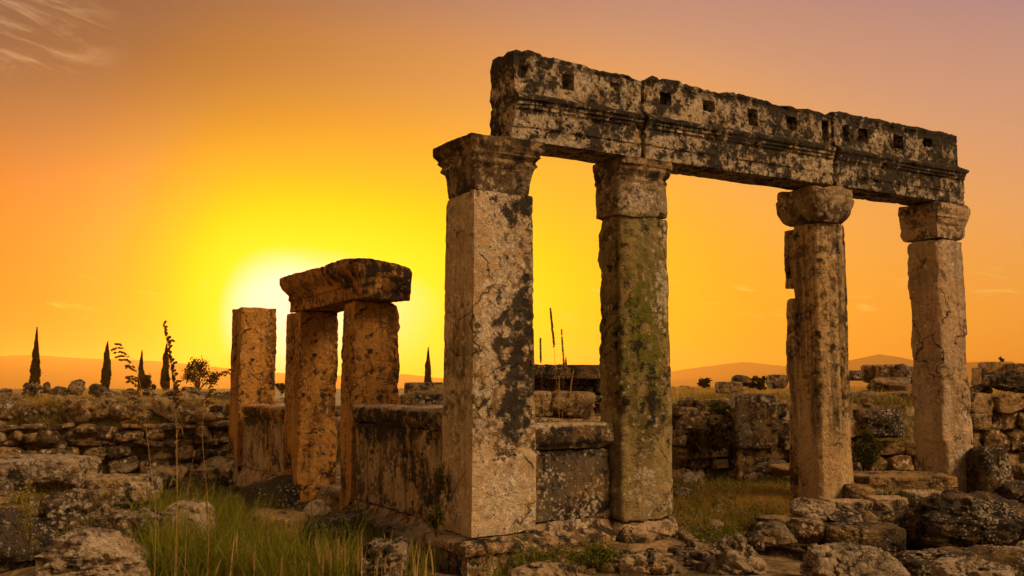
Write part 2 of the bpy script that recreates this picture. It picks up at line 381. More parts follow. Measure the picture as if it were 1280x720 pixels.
M_RUB = stone_mat('rubble_stone', A=(.25, .175, .10), B=(.12, .084, .05), ochre=.5, dark=.55, pale=.1, streak=.1, fine=.6, psc=7)
M_GRASS = leaf_mat('green_grass', (.075, .095, .008), (.27, .25, .03), .5)
M_DRY = leaf_mat('dry_grass', (.20, .12, .025), (.46, .29, .07), .5)
M_MIXG = leaf_mat('olive_grass', (.075, .075, .012), (.26, .19, .05), .45)
M_REED = leaf_mat('reed_straw', (.34, .20, .06), (.5, .34, .14), .35)
M_PLUME = leaf_mat('plume_straw', (.05, .025, .006), (.16, .085, .025), .3)
M_CYP = leaf_mat('cypress_foliage', (.008, .007, .002), (.022, .016, .004), .05)
M_SHRUB = leaf_mat('shrub_foliage', (.014, .013, .003), (.045, .030, .007), .15)
M_WEED = leaf_mat('weed_leaves', (.040, .055, .008), (.15, .13, .022), .3)
M_BARK = leaf_mat('bark', (.06, .04, .02), (.10, .07, .04), 0)
m, g = new_mat('earth'); tcn = g.n('ShaderNodeTexCoord'); vec = tcn.outputs['Object']
c = g.mix(g.ramp(g.noise(vec, .8, 6, .6), [(.35, 0), (.62, 1)]), (.15, .095, .05), (.085, .058, .03))
c = g.mix(g.ramp(g.noise(vec, .35, 5, .65), [(.44, 0), (.60, .85)]), c, (.085, .070, .018))
c = g.mix(g.ramp(g.noise(vec, 2.2, 6, .7), [(.46, 0), (.60, .85)]), c, (.30, .19, .095))
c = g.mix(1, c, g.ramp(g.noise(vec, 18, 5, .7), [(.28, .45), (.5, 1), (.75, 1.5)]), 'MULTIPLY')
bs = g.n('ShaderNodeBsdfPrincipled'); g.l(c, bs.inputs['Base Color']); bs.inputs['Roughness'].default_value = 1; bs.inputs['Specular IOR Level'].default_value = .05
bp = g.n('ShaderNodeBump'); bp.inputs['Strength'].default_value = .9; bp.inputs['Distance'].default_value = .08
g.l(g.m('ADD', g.noise(vec, 5, 8, .7), g.m('MULTIPLY', g.noise(vec, 30, 4, .7), .3)), bp.inputs['Height']); g.l(bp.outputs[0], bs.inputs['Normal'])
o = g.n('ShaderNodeOutputMaterial'); g.l(bs.outputs[0], o.inputs[0]); M_EARTH = m
m, g = new_mat('far_hill'); tcn = g.n('ShaderNodeTexCoord')
c = g.mix(g.noise(tcn.outputs['Object'], .004, 5), (.05, .04, .02), (.10, .075, .04))
bs = g.n('ShaderNodeBsdfDiffuse'); g.l(c, bs.inputs[0]); o = g.n('ShaderNodeOutputMaterial'); g.l(bs.outputs[0], o.inputs[0]); M_HILL = m

# ------------------------------------------------------------------ terrain
def ground(x, y):
    x = np.asarray(x, float); y = np.asarray(y, float)
    du = x - KP[0]; dv = y - KP[1]
    u = du * UX[0] + dv * UX[1]; v = du * VX[0] + dv * VX[1]
    front = -.42 - .30 * ss(u, 3.2, 6) + .05 * ss(y, 12, 8)
    inner = -.16 + .08 * ss(y, 15, 19)
    k1 = ss(v, -1.3, .7) * ss(u, .3, .5)                      # behind the row
    z = front + (inner - front) * k1
    z = np.where((v > .3) & (u < .3), front + 0 * z, z)
    # low platform that carries the third and fourth pier
    z = z + .12 * ss(u, 4.6, 5.6) * ss(v, -.6, .2) * ss(y, 19.5, 18)
    # mound front left
    z = z + 1.02 * np.exp(-(((x + 7.4) / 2.6) ** 2 + ((y - 13.4) / 1.55) ** 2)) + .35 * np.exp(-(((x + 5.0) / 1.5) ** 2 + ((y - 11.9) / 1.2) ** 2))
    z = z + .25 * np.exp(-(((x - 9) / 2.5) ** 2 + ((y - 16) / 1.5) ** 2))
    # terrace behind
    yb = 22.2 + 2.6 * ss(x, -2, -6)
    t = ss(y, yb, yb + .9)
    terr = 1.40 - .22 * ss(x, 0, -6) - .12 * ss(y, 30, 90) + .10 * ss(y, 26, 34) * ss(x, -4, -12)
    z = z + (terr - z) * t
    P = np.column_stack([x.ravel(), y.ravel(), np.zeros(x.size)])
    fade = np.minimum(1, 60 / np.maximum(60, np.abs(y).ravel()))
    n = (.09 * fbm(P, .45, 3, 3) + .045 * fbm(P, 1.8, 3, 5)).reshape(x.shape)
    z = z + n
    z = z - 28 * ss(y, 105, 420) - 28 * ss(np.abs(x), 150, 500) * ss(y, 420, 105)
    return z
def grow(a, b, st, far, gr=1.18):
    o = [b]; s = st
    while o[-1] < far: s *= gr; o.append(min(far, o[-1] + s))
    return o
xs = np.arange(-14, 15.01, .1); ys = np.arange(8.5, 27.01, .1)
XS = np.concatenate([[-v for v in grow(0, 14, .12, 4500)][::-1], xs[1:-1], grow(0, 15, .12, 4500)])
YS = np.concatenate([[17 - v for v in grow(0, 8.5, .12, 4500)][::-1], ys[1:-1], grow(0, 27, .12, 4500, 1.13)])
gx, gy = np.meshgrid(XS, YS, indexing='ij'); gz = ground(gx, gy)
idx = np.arange(gx.size).reshape(gx.shape)
F = np.stack([idx[:-1, :-1], idx[1:, :-1], idx[1:, 1:], idx[:-1, 1:]], -1).reshape(-1, 4)
tag(mesh_obj('ground', np.column_stack([gx.ravel(), gy.ravel(), gz.ravel()]), F, M_EARTH), kind='structure')
def gz1(x, y): return float(ground(np.array([x]), np.array([y]))[0])
def hit(px, py, lo=7.5, hi=120):
    d = ray(px, py); Y = np.concatenate([np.arange(lo, 30, .05), np.arange(30, hi, .5)])
    P = np.array([0, 0, EYE]) + d * (Y / d[1])[:, None]
    gg = ground(P[:, 0], P[:, 1]); k = np.argmax(P[:, 2] <= gg)
    if P[k, 2] > gg[k]: k = len(Y) - 1
    return P[k]
# far mountains: a ridge profile with real depth
def ridge(name, Y, pts, depth, seed):
    px = np.linspace(pts[0][0], pts[-1][0], 260); hy = np.interp(px, [a for a, b in pts], [b for a, b in pts])
    X = (px - 640) / FPX * Y; top = (477 - hy) / FPX * Y + EYE
    top = top + 3.2 * fbm(np.column_stack([X, X * 0, X * 0]), .004, 5, seed, .6)
    ts = np.linspace(-1, 1, 25); V = []
    for t in ts:
        k = max(0.0, 1 - abs(t)) ** 1.1
        y = Y + t * depth
        nz = 8 * fbm(np.column_stack([X, np.full_like(X, y), X * 0]), .003, 4, seed + 2) * (1 - k)
        V.append(np.column_stack([X, np.full_like(X, y), -32 + (top + 32) * k + nz * (0 < abs(t) < 1)]))
    V = np.array(V); K, N, _ = V.shape; idx = np.arange(K * N).reshape(K, N)
    F = np.stack([idx[:-1, :-1], idx[:-1, 1:], idx[1:, 1:], idx[1:, :-1]], -1).reshape(-1, 4)
    tag(mesh_obj(name, V.reshape(-1, 3), F, M_HILL), kind='structure')
ridge('mountains', 2900, [(-500, 455), (-200, 447), (0, 446), (40, 444), (90, 447), (150, 449), (200, 452), (260, 458), (330, 465), (420, 470), (505, 468), (560, 474), (660, 482), (760, 482), (850, 474), (930, 474), (1010, 460), (1060, 451), (1098, 443), (1120, 446), (1145, 451), (1180, 455), (1230, 452), (1280, 456), (1500, 462), (1800, 470)], 320, 1)
ridge('mountains', 3700, [(-700, 470), (300, 470), (600, 474), (820, 467), (880, 458), (930, 452), (980, 458), (1040, 466), (1300, 470), (1500, 460), (1900, 470)], 320, 8)

# ------------------------------------------------------------------ haze
hm, g = new_mat('haze')
pv = g.n('ShaderNodeVolumePrincipled'); pv.inputs['Color'].default_value = (.80, .42, .09, 1); pv.inputs['Density'].default_value = 2.7e-4; pv.inputs['Anisotropy'].default_value = .6
o = g.n('ShaderNodeOutputMaterial'); g.l(pv.outputs[0], o.inputs['Volume'])
x0, x1, y0, y1, z0, z1 = -4600, 4600, -4600, 4600, -36, 112
HV = [(x0, y0, z0), (x1, y0, z0), (x1, y1, z0), (x0, y1, z0), (x0, y0, z1), (x1, y0, z1), (x1, y1, z1), (x0, y1, z1)]
HF = [(0, 3, 2, 1), (4, 5, 6, 7), (0, 1, 5, 4), (1, 2, 6, 5), (2, 3, 7, 6), (3, 0, 4, 7)]
tag(mesh_obj('haze', HV, HF, hm, smooth=False), kind='stuff')

# ------------------------------------------------------------------ the colonnade
def root_uv(name, u, v, z, label, cat, group=None):
    o = empty(name, tuple(W(u, v, z)), A30); tag(o, label, cat, group); return o
def A(P, **fns):
    """float attributes from local coordinates"""
    return {k: f(P) for k, f in fns.items()}
def bump3(P, c, r):
    q = ((P - np.array(c)) / np.array(r)); return np.exp(-(q ** 2).sum(1))
COLS = 'standing piers of the ruined colonnade'

# pier 1 : square corner pier
r1 = root_uv('stone_pier', 0, 0, 0, 'square cream corner pier standing whole under the left end of the long lintel', 'pier', COLS)
p = [(-.09, 0), (.84, 0), (.84, .86), (-.09, .86)]
tap = lambda z: 1.03 - .075 * z / 4.42
Vv, Ff = vloft(p, 0.0, 4.42, scale=tap, chip=.45, win=2, rough=.010, lump=.012, seed=10)
mesh_obj('shaft', Vv, Ff, M_P1, r1, attrs=A(Vv,
    dark=lambda P: .62 * bump3(P, (.65, 0, 2.75), (.26, .4, .75)) + .6 * bump3(P, (.5, 0, 1.3), (.4, .3, .36)) + .55 * bump3(P, (.6, 0, 4.3), (.4, .4, .45)) - 1.1 * bump3(P, (.4, 0, .4), (.6, .5, .6)) - .8 * bump3(P, (-.09, .5, 3.9), (.2, .6, 1.2)) + .35 * bump3(P, (.5, 0, 2.2), (.5, .4, 1.6)) - .1,
    pale=lambda P: .9 * bump3(P, (.25, 0, 3.2), (.3, .3, 1.1)) + .7 * bump3(P, (.4, 0, .5), (.5, .3, .5)),
    streak=lambda P: .75 * bump3(P, (-.1, .5, 2.3), (.15, .55, 1.1)),
    moss=lambda P: .5 * bump3(P, (-.1, .4, 2.0), (.15, .5, 1.0))))
cp = profile([(4.42, -.012), (4.60, .0), (4.78, .04), (4.80, .075), (4.84, .075), (4.86, .05), (4.90, .09), (4.93, .115), (4.95, .095), (5.00, .13), (5.02, .155), (5.15, .155)])
p = [(-.05, .04), (.79, .04), (.79, .84), (-.05, .84)]
def tilt(Q, R0): return Q
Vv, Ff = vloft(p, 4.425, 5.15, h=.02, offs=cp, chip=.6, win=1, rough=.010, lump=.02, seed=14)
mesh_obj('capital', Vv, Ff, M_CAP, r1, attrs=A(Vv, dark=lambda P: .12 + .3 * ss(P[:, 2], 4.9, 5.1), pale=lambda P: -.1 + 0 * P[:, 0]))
bp_ = profile([(-.36, .14), (-.22, .14), (-.20, .20), (-.08, .20), (-.05, .10), (-.012, .035)])
p = [(-.09, 0), (.86, 0), (.86, .86), (-.09, .86)]
Vv, Ff = vloft(p, -.50, -.012, offs=lambda z: bp_(max(z, -.36)), chip=.9, win=3, rough=.02, lump=.03, seed=17)
mesh_obj('base', Vv, Ff, M_P4, r1, attrs=A(Vv, dark=lambda P: .2 + 0 * P[:, 0]))

def bowed(u0, u1, v0, v1, bulge, n=14, flute=0, flange=0):
    """pier section: flat flanks, rounded front; u0..u1 wide, v0 front, v1 back"""
    pts = []; hw = (u1 - u0) / 2; uc = (u0 + u1) / 2
    for i in range(n + 1):
        t = i / n; a = math.pi * t; uu = uc - hw * math.cos(a); vv = v0 - bulge * (math.sin(a) ** .8)
        if flute: vv += flute * abs(math.sin(a * 6)) * .5
        pts.append((uu, vv))
    pts += [(u1, v1), (u0, v1)]
    return pts
def drop(Q, R0):
    return Q
# pier 2 : mossy half-column
u2 = 2.27
r2 = root_uv('stone_pier', u2, 0, 0, 'mossy green round fronted pier second from left under the long lintel', 'pier', COLS)
p = bowed(0, .96, .17, .60, .17)
def h2(Q, R0):
    left = ss(R0[:, 0], .14, .02) * ss(R0[:, 1], .08, .2)
    d = .05 * fbm(R0, 3.2, 4, 77) + .03 * fbm(R0, 10, 3, 78)
    Q = Q.copy(); Q[:, 0] += left * (.02 + d)
    # broken upper back shoulder
    k = ss(R0[:, 2], 4.05, 4.32) * ss(R0[:, 1], .3, .58); Q[:, 1] -= .12 * k
    # vertical joint line between flat flank and rounded front
    gr = np.exp(-((R0[:, 0] - .02) / .03) ** 2 - ((R0[:, 1] - .16) / .035) ** 2); Q[:, 0] += gr * .035; Q[:, 1] += gr * .03
    # rough hole low on the joint
    k = np.exp(-((R0[:, 2] - 1.55) / .09) ** 2 - ((R0[:, 0] - .03) / .06) ** 2 - ((R0[:, 1] - .14) / .07) ** 2); Q[:, 0] += k * .07; Q[:, 1] += k * .07
    return Q
Vv, Ff = vloft(p, .02, 4.30, scale=lambda z: 1.015 - .035 * z / 4.3, chip=.6, win=3, rough=.014, lump=.03, seed=30, hook=h2)
mesh_obj('shaft', Vv, Ff, M_P2, r2, attrs=A(Vv,
    moss=lambda P: 1.0 * bump3(P, (.45, 0, 2.8), (.5, .5, 1.2)) + .3,
    dark=lambda P: .1 * bump3(P, (.2, 0, 2.0), (.6, .5, 1.2)) + .3 * bump3(P, (.6, 0, 1.3), (.5, .5, .5)) - .8 * bump3(P, (.5, 0, .5), (.5, .5, .55)),
    pale=lambda P: 1.1 * bump3(P, (.78, .0, 3.5), (.2, .4, .9)) + .8 * bump3(P, (.85, .1, 1.9), (.08, .3, .5)) + .6 * bump3(P, (.5, 0, .5), (.5, .5, .45))))
cp2 = profile([(4.31, .015), (4.55, .02), (4.80, .0), (4.82, .02), (4.85, .02), (4.87, .0), (4.93, .04), (4.98, .07), (5.02, .055), (5.04, .085), (5.16, .085)])
def h2c(Q, R0):
    Q = Q.copy(); Q[:, 2] -= .05 * ss(R0[:, 2], 4.6, 4.31) * np.sin(np.clip((R0[:, 0] + .1), 0, 1) * math.pi)
    k = ss(R0[:, 0], .0, -.06) ; Q[:, 0] += k * .10 * ss(R0[:, 2], 4.85, 5.0)
    return Q
p = bowed(.0, .90, .14, .60, .15)
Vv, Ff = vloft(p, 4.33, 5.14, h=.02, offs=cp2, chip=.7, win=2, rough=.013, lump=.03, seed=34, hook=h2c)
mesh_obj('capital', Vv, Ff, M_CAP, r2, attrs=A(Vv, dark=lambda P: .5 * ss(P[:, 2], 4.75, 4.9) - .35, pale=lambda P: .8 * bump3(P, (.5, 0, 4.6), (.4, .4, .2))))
bp2 = profile([(-.6, .06), (-.42, .07), (-.34, .03), (-.30, .12), (-.18, .13), (-.12, .05), (0, .02)])
Vv, Ff = vloft(bowed(0, .97, .14, .62, .14), -.6, .01, offs=bp2, chip=1.0, win=4, rough=.03, lump=.05, seed=37)
mesh_obj('base', Vv, Ff, M_P4, r2, attrs=A(Vv, dark=lambda P: .55 * ss(P[:, 2], -.1, -.25)))

# pier 3 : fluted and streaked, with a notched back flange
u3 = 6.22
r3 = root_uv('stone_pier', u3, 0, .03, 'brown streaked pier with notched left flange, third from left under the long lintel', 'pier', COLS)
p = bowed(.0, .76, .14, .56, .13, n=28, flute=.05)
def h3(Q, R0):
    Q = Q.copy()
    fl = .5 + .5 * np.sin(R0[:, 1] * 2 * math.pi / .115)
    left = ss(R0[:, 0], .04, .0) * ss(R0[:, 1], .55, .5)
    Q[:, 0] += left * fl * .022 * ss(R0[:, 2], .9, 1.6)
    return Q
Vv, Ff = vloft(p, -.04, 4.50, scale=lambda z: 1.02 - .045 * z / 4.5, chip=.5, win=2, rough=.014, lump=.02, seed=50, hook=h3)
mesh_obj('shaft', Vv, Ff, M_P3, r3, attrs=A(Vv,
    dark=lambda P: .25 * bump3(P, (.75, 0, 2.6), (.3, .5, 1.6)) + .2 * bump3(P, (.3, 0, 3.8), (.5, .5, .8)) - .9 * bump3(P, (.3, 0, .4), (.8, .8, .8)),
    streak=lambda P: -.65 * ss(P[:, 2], 1.4, .6)))
# flange (part of the same pier): two lengths with a gap
def hf(Q, R0):
    Q = Q.copy(); k = ((np.abs(R0[:, 1] - .72) < .055) & (np.abs(R0[:, 2] - 3.82) < .17) & (R0[:, 0] < .15)); Q[:, 0] += k * .09; return Q
fpoly = [(.04, .55), (.62, .55), (.62, .80), (.04, .80)]
Va = vloft(fpoly, 3.47, 4.46, h=.02, scale=lambda z: 1.0 - .05 * ss(np.array(z), 4.2, 4.46), chip=.7, win=2, rough=.012, lump=.02, seed=52, hook=hf)
Vb = vloft(fpoly, -.3, 3.30, h=.025, chip=.7, win=2, rough=.012, lump=.02, seed=53)
Vc = vloft([(.12, .5), (.62, .5), (.62, .66), (.12, .66)], 3.2, 3.55, h=.03, seed=54)
Vv, Ff = merge([Va, Vb, Vc]); mesh_obj('flange', Vv, Ff, M_P3, r3)
cp3 = profile([(4.49, -.03), (4.58, .03), (4.72, .08), (4.9, .10), (4.95, .07), (4.98, .09), (5.12, .09)])
p = bowed(.0, .76, .10, .70, .15)
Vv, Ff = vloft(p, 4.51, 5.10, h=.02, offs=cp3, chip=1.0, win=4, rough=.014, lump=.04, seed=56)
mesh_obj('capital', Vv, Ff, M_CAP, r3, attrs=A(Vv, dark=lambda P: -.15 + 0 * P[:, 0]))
Vv, Ff = vloft([(-.06, -.08), (.86, -.08), (.86, .85), (-.06, .85)], -.42, -.05, chip=.9, win=3, rough=.02, lump=.04, seed=58)
mesh_obj('base', Vv, Ff, M_P4, r3)

# pier 4
u4 = 9.27
r4 = root_uv('stone_pier', u4, 0, 0, 'tan flaking pier with a pale patched foot at the right end of the colonnade', 'pier', COLS)
p = bowed(.0, .78, .08, .68, .07)
def h4(Q, R0):
    Q = Q.copy()
    n = fbm(R0 + 5, 1.6, 3, 91); front = ss(R0[:, 1], .35, .1)
    flake = ss(n, .0, .05); Q[:, 1] += front * flake * .035
    n2 = fbm(R0 + 9, 1.4, 3, 92); left = ss(R0[:, 0], .06, 0); Q[:, 0] += left * ss(n2, .05, .1) * .03
    k = np.exp(-((R0[:, 2] - 2.3) / .05) ** 2) * left; Q[:, 0] += k * .03
    bk = ss(R0[:, 1], .55, .66); Q[:, 1] -= bk * .05 * ss(fbm(R0, 2.2, 3, 94), -.1, .3)
    return Q
Vv, Ff = vloft(p, -.1, 4.48, scale=lambda z: 1.05 - .085 * z / 4.5, chip=.6, win=3, rough=.012, lump=.025, seed=70, hook=h4)
mesh_obj('shaft', Vv, Ff, M_P4, r4, attrs=A(Vv, dark=lambda P: -.35 + .5 * bump3(P, (.7, 0, 2.6), (.3, .4, 1.5)), pale=lambda P: .6 * bump3(P, (.5, 0, .45), (.4, .3, .6))))
cp4 = profile([(4.48, .0), (4.62, .02), (4.74, -.01), (4.78, .03), (4.86, .05), (4.88, .08), (4.93, .06), (4.97, .10), (5.16, .10)])
def h4c(Q, R0):
    Q = Q.copy(); bk = ss(R0[:, 1], .3, .7); Q[:, 1] += bk * .07 * np.sin((R0[:, 2] - 4.5) / .62 * math.pi * 1.3 + .4); return Q
Vv, Ff = vloft([(0, .02), (.78, .02), (.78, .72), (0, .72)], 4.50, 5.16, h=.02, offs=cp4, chip=.9, win=3, rough=.013, lump=.04, seed=73, hook=h4c)
mesh_obj('capital', Vv, Ff, M_P4, r4, attrs=A(Vv, dark=lambda P: -.1 + .4 * ss(P[:, 2], 4.9, 5.0)))
Vv, Ff = vloft([(-.12, -.12), (.9, -.12), (.9, .85), (-.12, .85)], -.5, -.09, chip=.9, win=4, rough=.03, lump=.06, seed=74)
mesh_obj('base', Vv, Ff, M_ROCKO, r4)

# lintel blocks
SEC = [(.03, 5.17), (.03, 5.36), (.012, 5.37), (.012, 5.60), (-.02, 5.62), (-.02, 5.66), (-.045, 5.67), (-.045, 5.71), (-.075, 5.73), (-.075, 5.79), (-.02, 5.82), (.035, 5.86), (.035, 6.34), (.02, 6.36), (.02, 6.42), (.66, 6.42), (.66, 5.17)]
def beam(name, ua, ub, label, seed, holes, topf, dark=.0, extra=None, shift=0):
    rt = root_uv(name, ua, 0, 5.17, label, 'lintel block', 'blocks of the long lintel')
    def fn(q, x):
        q = q.copy(); q[:, 1] = q[:, 1] - 5.17
        k = ss(q[:, 1], .9, 1.2); q[:, 1] += k * (topf(x + ua) - 6.40)
        q[:, 0] += shift
        return q
    def hk(Q, R0):
        Q = Q.copy()
        for (hu, hz, w, hh, dep) in holes:
            k = (np.abs(R0[:, 0] + ua - hu) < w / 2) & (np.abs(R0[:, 2] + 5.17 - hz) < hh / 2) & (R0[:, 1] < .12)
            Q[:, 1] += k * dep * 2.4
        if extra is not None: Q = extra(Q, R0)
        # gnawed top edge
        te = ss(R0[:, 2], 1.12, 1.24); Q[:, 2] -= te * .03 * ss(fbm(R0 * np.array([1, .4, 0]), 2.3, 4, seed + 60), -.05, .5)
        Q[:, 2] -= te * .022 * (fbm(R0 * np.array([1, 1, 0]), 8, 3, seed + 61) + .3)
        return Q
    Vv, Ff = hloft(SEC, 0, ub - ua, h=.02, fn=fn, chip=.5, win=1, rough=.009, lump=.02, seed=seed, pits=.02, hook=hk)
    mesh_obj('beam', Vv, Ff, M_BEAM, rt, attrs=A(Vv,
        dark=lambda P: dark + .55 * ss(P[:, 2], 1.0, 1.2) + .12 * fbm(P, 1.1, 2, seed) + .35 * np.exp(-((P[:, 2] - .6) / .09) ** 2) + (.5 if seed == 100 else 0) * ss(P[:, 0], .35, .1) * ss(P[:, 2], .8, 1.0),
        pale=lambda P: .5 * ss(P[:, 2], .6, .3) + .1))
    return rt
def lendchip(Q, R0):
    k = ss(R0[:, 0], .3, 0) * ss(R0[:, 1], .15, 0); Q[:, 2] -= k * .02
    d = np.exp(-(((R0[:, 0] - .18) / .11) ** 2 + ((R0[:, 2] - .95) / .12) ** 2)) * ss(R0[:, 1], .2, .1); Q[:, 1] += d * .12
    e_ = ss(R0[:, 0], .12, .0); Q[:, 0] += e_ * (.05 * fbm(R0, 2.5, 4, 7) + .02 * fbm(R0, 12, 3, 8))
    return Q
def rendchip(L):
    def f(Q, R0):
        k = ss(R0[:, 0], L - .14, L - .02) * ss(R0[:, 2], .62, .70); Q[:, 0] -= k * .12
        k2 = ss(R0[:, 0], L - .12, L) * ss(R0[:, 2], .54, .60) * ss(R0[:, 2], .72, .66); Q[:, 0] += k2 * .07
        return Q
    return f
beam('lintel_block', .53, 2.685, 'left block of the long lintel with broken left end and dark square socket', 100,
     [(1.42, 6.10, .19, .20, .20), (2.22, 6.12, .13, .19, .025)], lambda u: 6.40 + .03 * math.sin(u * 3) - .10 * float(ss(u, 2.42, 2.7)) - .05 * float(ss(u, 1.5, 2.2)), .05, lendchip)
beam('lintel_block', 2.735, 6.65, 'longest middle block of the lintel with a row of dark square sockets', 120,
     [(3.14, 6.12, .20, .19, .2), (3.98, 6.13, .21, .15, .10), (4.90, 6.08, .20, .26, .2), (5.72, 6.10, .22, .2, .06), (6.50, 6.08, .14, .32, .2)], lambda u: 6.40 - .01 * math.sin(u * 2) - .09 * float(ss(u, 2.9, 2.74)) - .03 * float(ss(u, 4.5, 5.6)), .08)
beam('lintel_block', 6.70, 10.06, 'right block of the long lintel, darker, with projecting moulding at its end', 140,
     [(6.98, 6.10, .12, .24, .05), (7.42, 6.12, .20, .22, .2), (8.30, 6.12, .24, .22, .2), (9.1, 6.2, .22, .12, .14)], lambda u: 6.43, .18, rendchip(10.06 - 6.70), shift=-.015)

# low walls with moulded coping
def parapet(label, frame, a0, a1, face, z_top, z_cap, z_bot, z_pl, thick, seed, mats, pl_out=.2, ztop_drop=None, group=None, darkp=0, streakp=0, pale=0, name='parapet_wall'):
    """frame 'u': runs along u, face looks to -v.  'v': runs along v, face looks to -u"""
    if frame == 'u': rt = root_uv(name, a0, face, 0, label, 'low wall', group)
    else: rt = root_uv(name, face, a0, 0, label, 'low wall', group)
    L = a1 - a0; sg = 1
    ax = 'x' if frame == 'u' else 'y'
    cap = [(-.03, z_cap), (-.04, z_cap + .05), (-.09, z_cap + .10), (-.10, z_top - .10), (-.07, z_top - .02), (-.03, z_top), (thick, z_top), (thick, z_cap)]
    Vv, Ff = hloft(cap, 0, L, h=.022, axis=ax, chip=1.0, win=3, rough=.016, lump=.03, seed=seed)
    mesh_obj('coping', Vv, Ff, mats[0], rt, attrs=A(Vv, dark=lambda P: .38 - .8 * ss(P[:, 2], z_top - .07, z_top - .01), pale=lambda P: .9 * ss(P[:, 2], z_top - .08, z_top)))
    Vv, Ff = hloft([(0, z_bot + .012), (0, z_cap - .006), (thick - .03, z_cap - .006), (thick - .03, z_bot + .012)], 0.004, L - .004, h=.022, axis=ax, chip=.3, win=2, rough=.012, lump=.012, seed=seed + 3)
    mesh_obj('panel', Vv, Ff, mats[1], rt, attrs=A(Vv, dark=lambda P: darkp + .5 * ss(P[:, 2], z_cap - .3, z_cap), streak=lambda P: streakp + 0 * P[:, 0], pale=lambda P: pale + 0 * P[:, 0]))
    h_ = z_bot - z_pl
    pl = [(-.02, z_bot), (-.05, z_bot - .10 * h_ / .3), (-pl_out * .6, z_bot - .16 * h_ / .3), (-pl_out, z_bot - .20 * h_ / .3), (-pl_out, z_pl + .05), (-pl_out + .03, z_pl), (-pl_out + .03, z_pl - .35), (thick, z_pl - .35), (thick, z_bot)]
    Vv, Ff = hloft(pl, 0.002, L - .002, h=.025, axis=ax, chip=1.0, win=3, rough=.02, lump=.04, seed=seed + 6)
    mesh_obj('plinth', Vv, Ff, mats[2], rt, attrs=A(Vv, dark=lambda P: .35 * fbm(P, 1.2, 2, seed) + .1))
    return rt
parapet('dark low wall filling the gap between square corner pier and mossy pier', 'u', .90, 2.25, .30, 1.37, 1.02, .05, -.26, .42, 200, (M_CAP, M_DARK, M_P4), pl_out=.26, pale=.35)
parapet('low wall with black run off stains joining the corner pier to the doorway', 'v', .90, 4.47, .05, 1.56, 1.26, .0, -.27, .55, 210, (M_CAP, M_WALL, M_P4), pl_out=.34, streakp=.1, darkp=.1)
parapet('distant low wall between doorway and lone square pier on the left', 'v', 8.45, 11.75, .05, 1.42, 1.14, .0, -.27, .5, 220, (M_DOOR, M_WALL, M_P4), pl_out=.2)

# doorway: two jambs and a cornice block, then a lone pier
def jamb(label, v0, v1, w, z1, seed, nm='door_jamb', cat='door jamb', z0=-.75, grp='jambs of the small doorway', u0=0.0, step=False, sc=.05):
    rt = root_uv(nm, u0, v0, 0, label, cat, grp)
    d = v1 - v0
    # a raised strip along the doorward edge of the left face, as on the photo
    p = [(0, 0), (w, 0), (w, d), (0, d), (0, d * .62), (.03, d * .58), (.03, d * .40), (0, d * .36)]
    def hk(Q, R0):
        Q = Q.copy(); k = ss(R0[:, 0], w * .8, w); Q[:, 0] -= k * (.06 * ss(fbm(R0, 1.6, 4, seed + 70), -.1, .5) + .02 * fbm(R0, 9, 3, seed + 71)); return Q
    Vv, Ff = vloft(p, z0, z1, h=.025, scale=lambda z: 1.03 - sc * (z - z0) / (z1 - z0), chip=.8, win=2, rough=.018, lump=.02, seed=seed, hook=hk)
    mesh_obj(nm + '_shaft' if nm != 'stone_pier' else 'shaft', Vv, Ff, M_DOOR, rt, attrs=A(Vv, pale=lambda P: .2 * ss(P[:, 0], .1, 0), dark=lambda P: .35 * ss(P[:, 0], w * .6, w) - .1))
    return rt
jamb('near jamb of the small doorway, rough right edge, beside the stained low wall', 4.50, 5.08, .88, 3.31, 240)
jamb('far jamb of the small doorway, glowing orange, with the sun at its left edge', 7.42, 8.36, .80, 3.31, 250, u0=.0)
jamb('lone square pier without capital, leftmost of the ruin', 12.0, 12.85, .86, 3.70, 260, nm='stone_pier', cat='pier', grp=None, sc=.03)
rt = root_uv('cornice_block', 0, 4.20, 3.32, 'rough cornice block bridging the small doorway', 'cornice block')
sec = [(0, 3.325), (0, 3.55), (-.03, 3.56), (-.03, 3.66), (-.07, 3.70), (-.16, 3.78), (-.21, 3.88), (-.22, 4.00), (.20, 4.01), (.88, 3.90), (.93, 3.80), (.88, 3.325)]
def fnc(q, x):
    q = q.copy(); q[:, 1] -= 3.32
    end = ss(np.array(x), .25, .02)
    q[:, 0] = np.where(q[:, 0] < 0, q[:, 0] * (1 - .75 * end), q[:, 0])
    return q
def hkc(Q, R0):
    Q = Q.copy(); k = ss(R0[:, 1], .15, 0); Q[:, 1] += k * (.07 * fbm(R0, 2.6, 4, 271) + .02 * fbm(R0, 11, 3, 272))
    k = ss(R0[:, 0], .6, .95) * ss(R0[:, 2], .45, .7); Q[:, 2] -= k * .05; return Q
Vv, Ff = hloft(sec, 0, 3.98, h=.025, axis='y', fn=fnc, chip=.6, win=1, rough=.018, lump=.03, seed=270, hook=hkc)
mesh_obj('cornice', Vv, Ff, M_DOOR, rt, attrs=A(Vv, dark=lambda P: .45 * ss(P[:, 1], .3, 0)))

